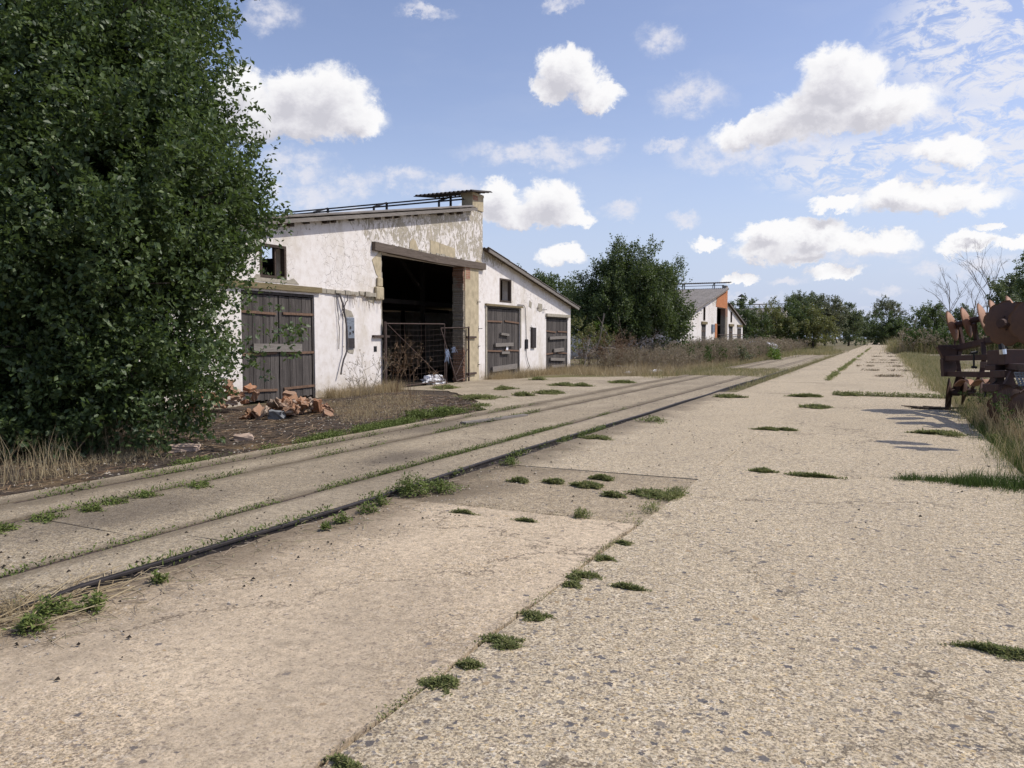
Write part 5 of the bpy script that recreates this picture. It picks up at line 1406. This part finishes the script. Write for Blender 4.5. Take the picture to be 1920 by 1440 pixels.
# --- brush pile of dead branches
root = tag(empty('brush_pile', (-12.6, 41.5, 0)), 'heap of bleached dead branches under the dark tree', 'brush pile')
r = MB()
for i in range(150):
    a = Vector((random.gauss(0, .8), random.gauss(0, 3.0), random.uniform(.1, 1.15))); d = Vector((random.gauss(0, .5), random.gauss(0, 1), random.gauss(.1, .3))).normalized()
    L = random.uniform(.9, 2.6); pts = [a + d * L * t + Vector((random.gauss(0, .05), random.gauss(0, .05), random.gauss(0, .05))) for t in (0, .35, .7, 1)]
    if min(p_.z for p_ in pts) < 0: continue
    r0 = random.choice((.012, .016, .02, .035)); r.tube(pts, [r0, r0 * .8, r0 * .6, r0 * .3], 5)
    for _ in range(3):
        b_ = pts[2]; e = b_ + (d + Vector((random.gauss(0, .6), random.gauss(0, .6), random.gauss(.2, .4)))).normalized() * L * .3; r.tube([b_, e], [r0 * .5, r0 * .2], 4)
r.build('branches', M['deadwood'], root, fix=False)
# ------------------------------------------------------------------ disc harrow, wings folded up, at the right verge
hroot = tag(empty('disc_harrow', G(1850, 800)), 'rusty folded disc harrow parked on the right verge', 'disc harrow')
HL = Vector(hroot.location)


def disc(c, nrm, rad, label=None, notch=0, hub=.16, cave=.17, name='disc', hubdir=1, mat='disc'):
    "concave steel disc; nrm points out of its hollow side"
    c = Vector(c) - HL; n = Vector(nrm).normalized(); a = n.orthogonal().normalized(); b_ = n.cross(a)
    bm = bmesh.new(); rings = 7; seg = 48; V = []
    for side in (0, 1):
        for i in range(rings + 1):
            row = []
            for k in range(seg):
                th = 2 * math.pi * k / seg; rr = rad * (i + .35) / (rings + .35)
                if notch and i == rings:
                    rr *= 1 - .13 * max(0, math.cos(th * notch)) ** 3
                h = cave * rad * 1.4 * (rr / rad) ** 2 - side * .006 * (1 if i < rings else 0)
                row.append(bm.verts.new(c + (a * math.cos(th) + b_ * math.sin(th)) * rr + n * (h - cave * rad)))
            V.append(row)
    R_ = rings + 1
    for side in (0, 1):
        for i in range(rings):
            for k in range(seg):
                q = (V[side * R_ + i][k], V[side * R_ + i][(k + 1) % seg], V[side * R_ + i + 1][(k + 1) % seg], V[side * R_ + i + 1][k])
                bm.faces.new(q if side == 0 else q[::-1])
        bm.faces.new(V[side * R_][::-1] if side == 0 else V[side * R_])
    for k in range(seg):
        bm.faces.new((V[rings][k], V[rings][(k + 1) % seg], V[R_ + rings][(k + 1) % seg], V[R_ + rings][k]))
    for f in bm.faces: f.smooth = True
    me = bpy.data.meshes.new(name); bm.to_mesh(me); bm.free()
    o = link(name, me, M[mat], hroot)
    if label: o['label'] = label
    h = MB(); p0 = c - n * cave * rad * 1.05; h.tube([p0 + n * .05, p0 + n * .03, p0 - n * hub * hubdir], [.05, .075, .062], 10); 
    for k in range(6):
        th = k * math.pi / 3; q = p0 + (a * math.cos(th) + b_ * math.sin(th)) * .095; h.tube([q + n * .03, q - n * .03], .013, 6)
    h.build('hub', M['frame_rust'], o)
    return p0 - n * hub * hubdir + HL


def HB(pts, w, h_, name, mat='frame_rust', up=(0, 0, 1)):
    m = MB()
    for p, q in zip(pts[:-1], pts[1:]): m.beam(Vector(p) - HL, Vector(q) - HL, w, h_, up)
    return m.build(name, M[mat], hroot, bevel=.006)


# upper row: three discs of the folded wing, hollow sides to the sun
nA = CR * .70 - CF * .66 + CU * .24
hubs = []
for px, py, Z in ((1787, 611, 16.3), (1814, 604, 16.0), (1845, 597, 15.7)):
    hubs.append(disc(P(px, py, Z), -nA, .335, hubdir=1))
    hubs[-1] = P(px + 14, py + 4, Z)
# inner discs, seen nearly face on
nB = CR * -.80 - CF * .58 - CU * .05
disc(P(1888, 606, 11.2), -nB, .335, 'large notched disc facing the road', 10, mat='disc_shaded')
disc(P(1944, 603, 10.6), -(CR * -.62 - CF * .75 - CU * .05), .345, 'notched disc cut by the right margin', 10, mat='disc_shaded')
disc(P(1868, 592, 14.6), -nA, .33); disc(P(1900, 586, 13.8), -nA, .33)
# lower row
nC = CR * .80 - CF * .52 - CU * .10
for px, py, Z in ((1778, 735, 16.3), (1808, 733, 16.1), (1839, 733, 15.9)): disc(P(px, py, Z), -nC, .31, mat='disc_shaded')
disc(P(1892, 762, 12.6), -(CR * -.1 - CF * .9 - CU * .2), .34, 'lowest large disc standing in the grass', 10, mat='disc_shaded')
disc(P(1928, 770, 11.9), -(CR * -.1 - CF * .8 - CU * .2), .34, None, 10, mat='disc_shaded')
# legs of the upper discs
for (px, py, Z, qx, qy) in ((1797, 612, 16.4, 1806, 650), (1826, 606, 15.8, 1832, 645), (1856, 600, 15.2, 1860, 640)):
    HB([P(px, py, Z), P(qx, qy, Z + .1)], .07, .09, 'disc_arm')
for (px, Z) in ((1790, 16.45), (1801, 16.3), (1846, 15.3)): HB([P(px, 632, Z), P(px, 654, Z)], .025, .03, 'scraper')
# frame beams
Zf = 16.3
HB([P(1760, 652, Zf + .3), P(1800, 652, Zf), P(1875, 634, 14.9)], .14, .12, 'frame_beam')
HB([P(1768, 672, Zf + .1), P(1880, 669, 14.6)], .12, .11, 'frame_beam')
HB([P(1772, 701, Zf + .1), P(1880, 703, 14.6)], .12, .11, 'frame_beam')
HB([P(1845, 684, 14.9), P(1945, 690, 12.0)], .14, .11, 'frame_beam')
m = MB()
m.prism([P(x, y, Zf - .05) - HL for x, y in ((1758, 650), (1774, 649), (1795, 655), (1793, 672), (1770, 672))], CF * .10)
m.prism([P(x, y, Zf - .06) - HL for x, y in ((1768, 673), (1789, 672), (1796, 690), (1786, 704), (1770, 706))], CF * .12)
m.build('end_plate', M['frame_rust'], hroot, bevel=.005)
HB([P(1800, 652, Zf), P(1794, 672, Zf), P(1799, 703, Zf), P(1788, 740, Zf + .1)], .10, .09, 'frame_post')
HB([P(1842, 642, 15.3), P(1846, 668, 15.2), P(1840, 703, 15.3)], .08, .06, 'frame_post')
HB([P(1805, 706, 16.1), P(1797, 735, 16.2)], .10, .10, 'disc_arm'); HB([P(1836, 706, 15.6), P(1822, 730, 15.8)], .05, .05, 'disc_arm'); HB([P(1862, 706, 15.0), P(1846, 733, 15.3)], .05, .05, 'disc_arm')
HB([P(1782, 737, 16.6), P(1868, 742, 15.0)], .07, .07, 'gang_shaft')
# scalloped guard over the lower discs
m = MB(); pts = []
for k in range(0, 61):
    t = k / 60; x = 1795 + 70 * t; y = 724 - 12 * abs(math.sin(t * math.pi * 2.2)) ** .8
    pts.append((x, y))
poly = [P(x, y, 15.95 - 1.0 * (x - 1795) / 70) - HL for x, y in pts]
for a, c in zip(poly[:-1], poly[1:]): m.beam(a, c, .18, .02)
m.build('disc_guard', M['disc'], hroot)
# centre frame, cut by the margin
m = MB()
for (x0, y0, x1, y1, Z, d) in ((1866, 664, 1884, 737, 13.6, .16), (1884, 655, 1960, 684, 13.2, .5), (1884, 694, 1960, 708, 13.0, .4), (1872, 720, 1960, 735, 13.0, .45), (1866, 684, 1935, 694, 13.4, .3)):
    q = [P(x, y, Z) - HL for x, y in ((x0, y0), (x1, y0), (x1, y1), (x0, y1))]; m.prism(q, CF * d)
m.build('centre_frame', M['frame_rust'], hroot, bevel=.008)
m = MB(); q = [P(x, y, 12.9) - HL for x, y in ((1884, 720), (1896, 696), (1906, 722))]; m.prism(q, CF * .06); m.build('gusset', M['frame_rust'], hroot)
HB([P(1893, 735, 13.0), P(1893, 762, 12.8)], .09, .12, 'disc_arm'); HB([P(1868, 735, 13.4), P(1870, 790, 13.2)], .10, .10, 'support_leg'); HB([P(1915, 735, 12.6), P(1925, 768, 12.2)], .09, .12, 'disc_arm')
HB([P(1779, 740, 16.5), P(1776, 778, 16.5)], .11, .11, 'support_leg')
m = MB(); a = P(1776, 777, 16.5) - HL; m.box(a - Vector((.16, .16, .02)), a + Vector((.16, .16, .03))); m.build('foot_plate', M['frame_rust'], hroot)
# perforated step of light metal
m = MB()
for i in range(7):
    x = 1903 + i * 7; m.beam(P(x, 698, 12.3) - HL, P(x + 9, 723, 12.3) - HL, .015, .03)
for i in range(6):
    y = 699 + i * 4.6; m.beam(P(1902 + i * 1.7, y, 12.29) - HL, P(1955, y, 12.29) - HL, .03, .015)
m.build('step_grating', M['bluegrey'], hroot)
# hydraulic ram and hoses
m = MB(); m.tube([P(1876, 638, 13.3) - HL, P(1880, 662, 13.2) - HL], .05, 10); ram = m.build('hydraulic_ram', M['steelblack'], hroot, smooth=False)
m = MB(); m.tube([P(1880, 655, 13.15) - HL, P(1881, 664, 13.15) - HL], .056, 10); m.build('piston_rod', M['chrome'], ram)
m = MB(); m.tube([P(1826, 660, 15.2) - HL, P(1826, 690, 15.2) - HL], .018, 6); m.tube([P(1820, 662, 15.2) - HL, P(1832, 660, 15.2) - HL], .03, 6); m.tube([P(1822, 688, 15.2) - HL, P(1831, 689, 15.2) - HL], .025, 6); m.build('crank_screw', M['steelblack'], hroot)
m = MB(); m.tube([P(x, y, 14.5) - HL for x, y in ((1846, 630), (1856, 622), (1868, 626), (1880, 640), (1890, 655))], .012, 6); m.build('hose', M['steelblack'], hroot)
m = MB(); m.tube([P(x, y, 13.4) - HL for x, y in ((1870, 700), (1868, 715), (1850, 728), (1846, 745))], .012, 6); m.build('hose', M['steelblack'], hroot)
# chain dropped on the concrete
m = MB(); q = G(1745, 766, .07)
for i in range(60):
    m.tube([q + Vector((random.gauss(0, .22), random.gauss(0, .12), 0)), q + Vector((random.gauss(0, .22), random.gauss(0, .12), .02)), q + Vector((random.gauss(0, .22), random.gauss(0, .12), .03))], .008, 4)
o = m.build('root_clod', M['bark'], None); tag(o, 'dark matted clod of roots on the road edge by the harrow', 'clod')
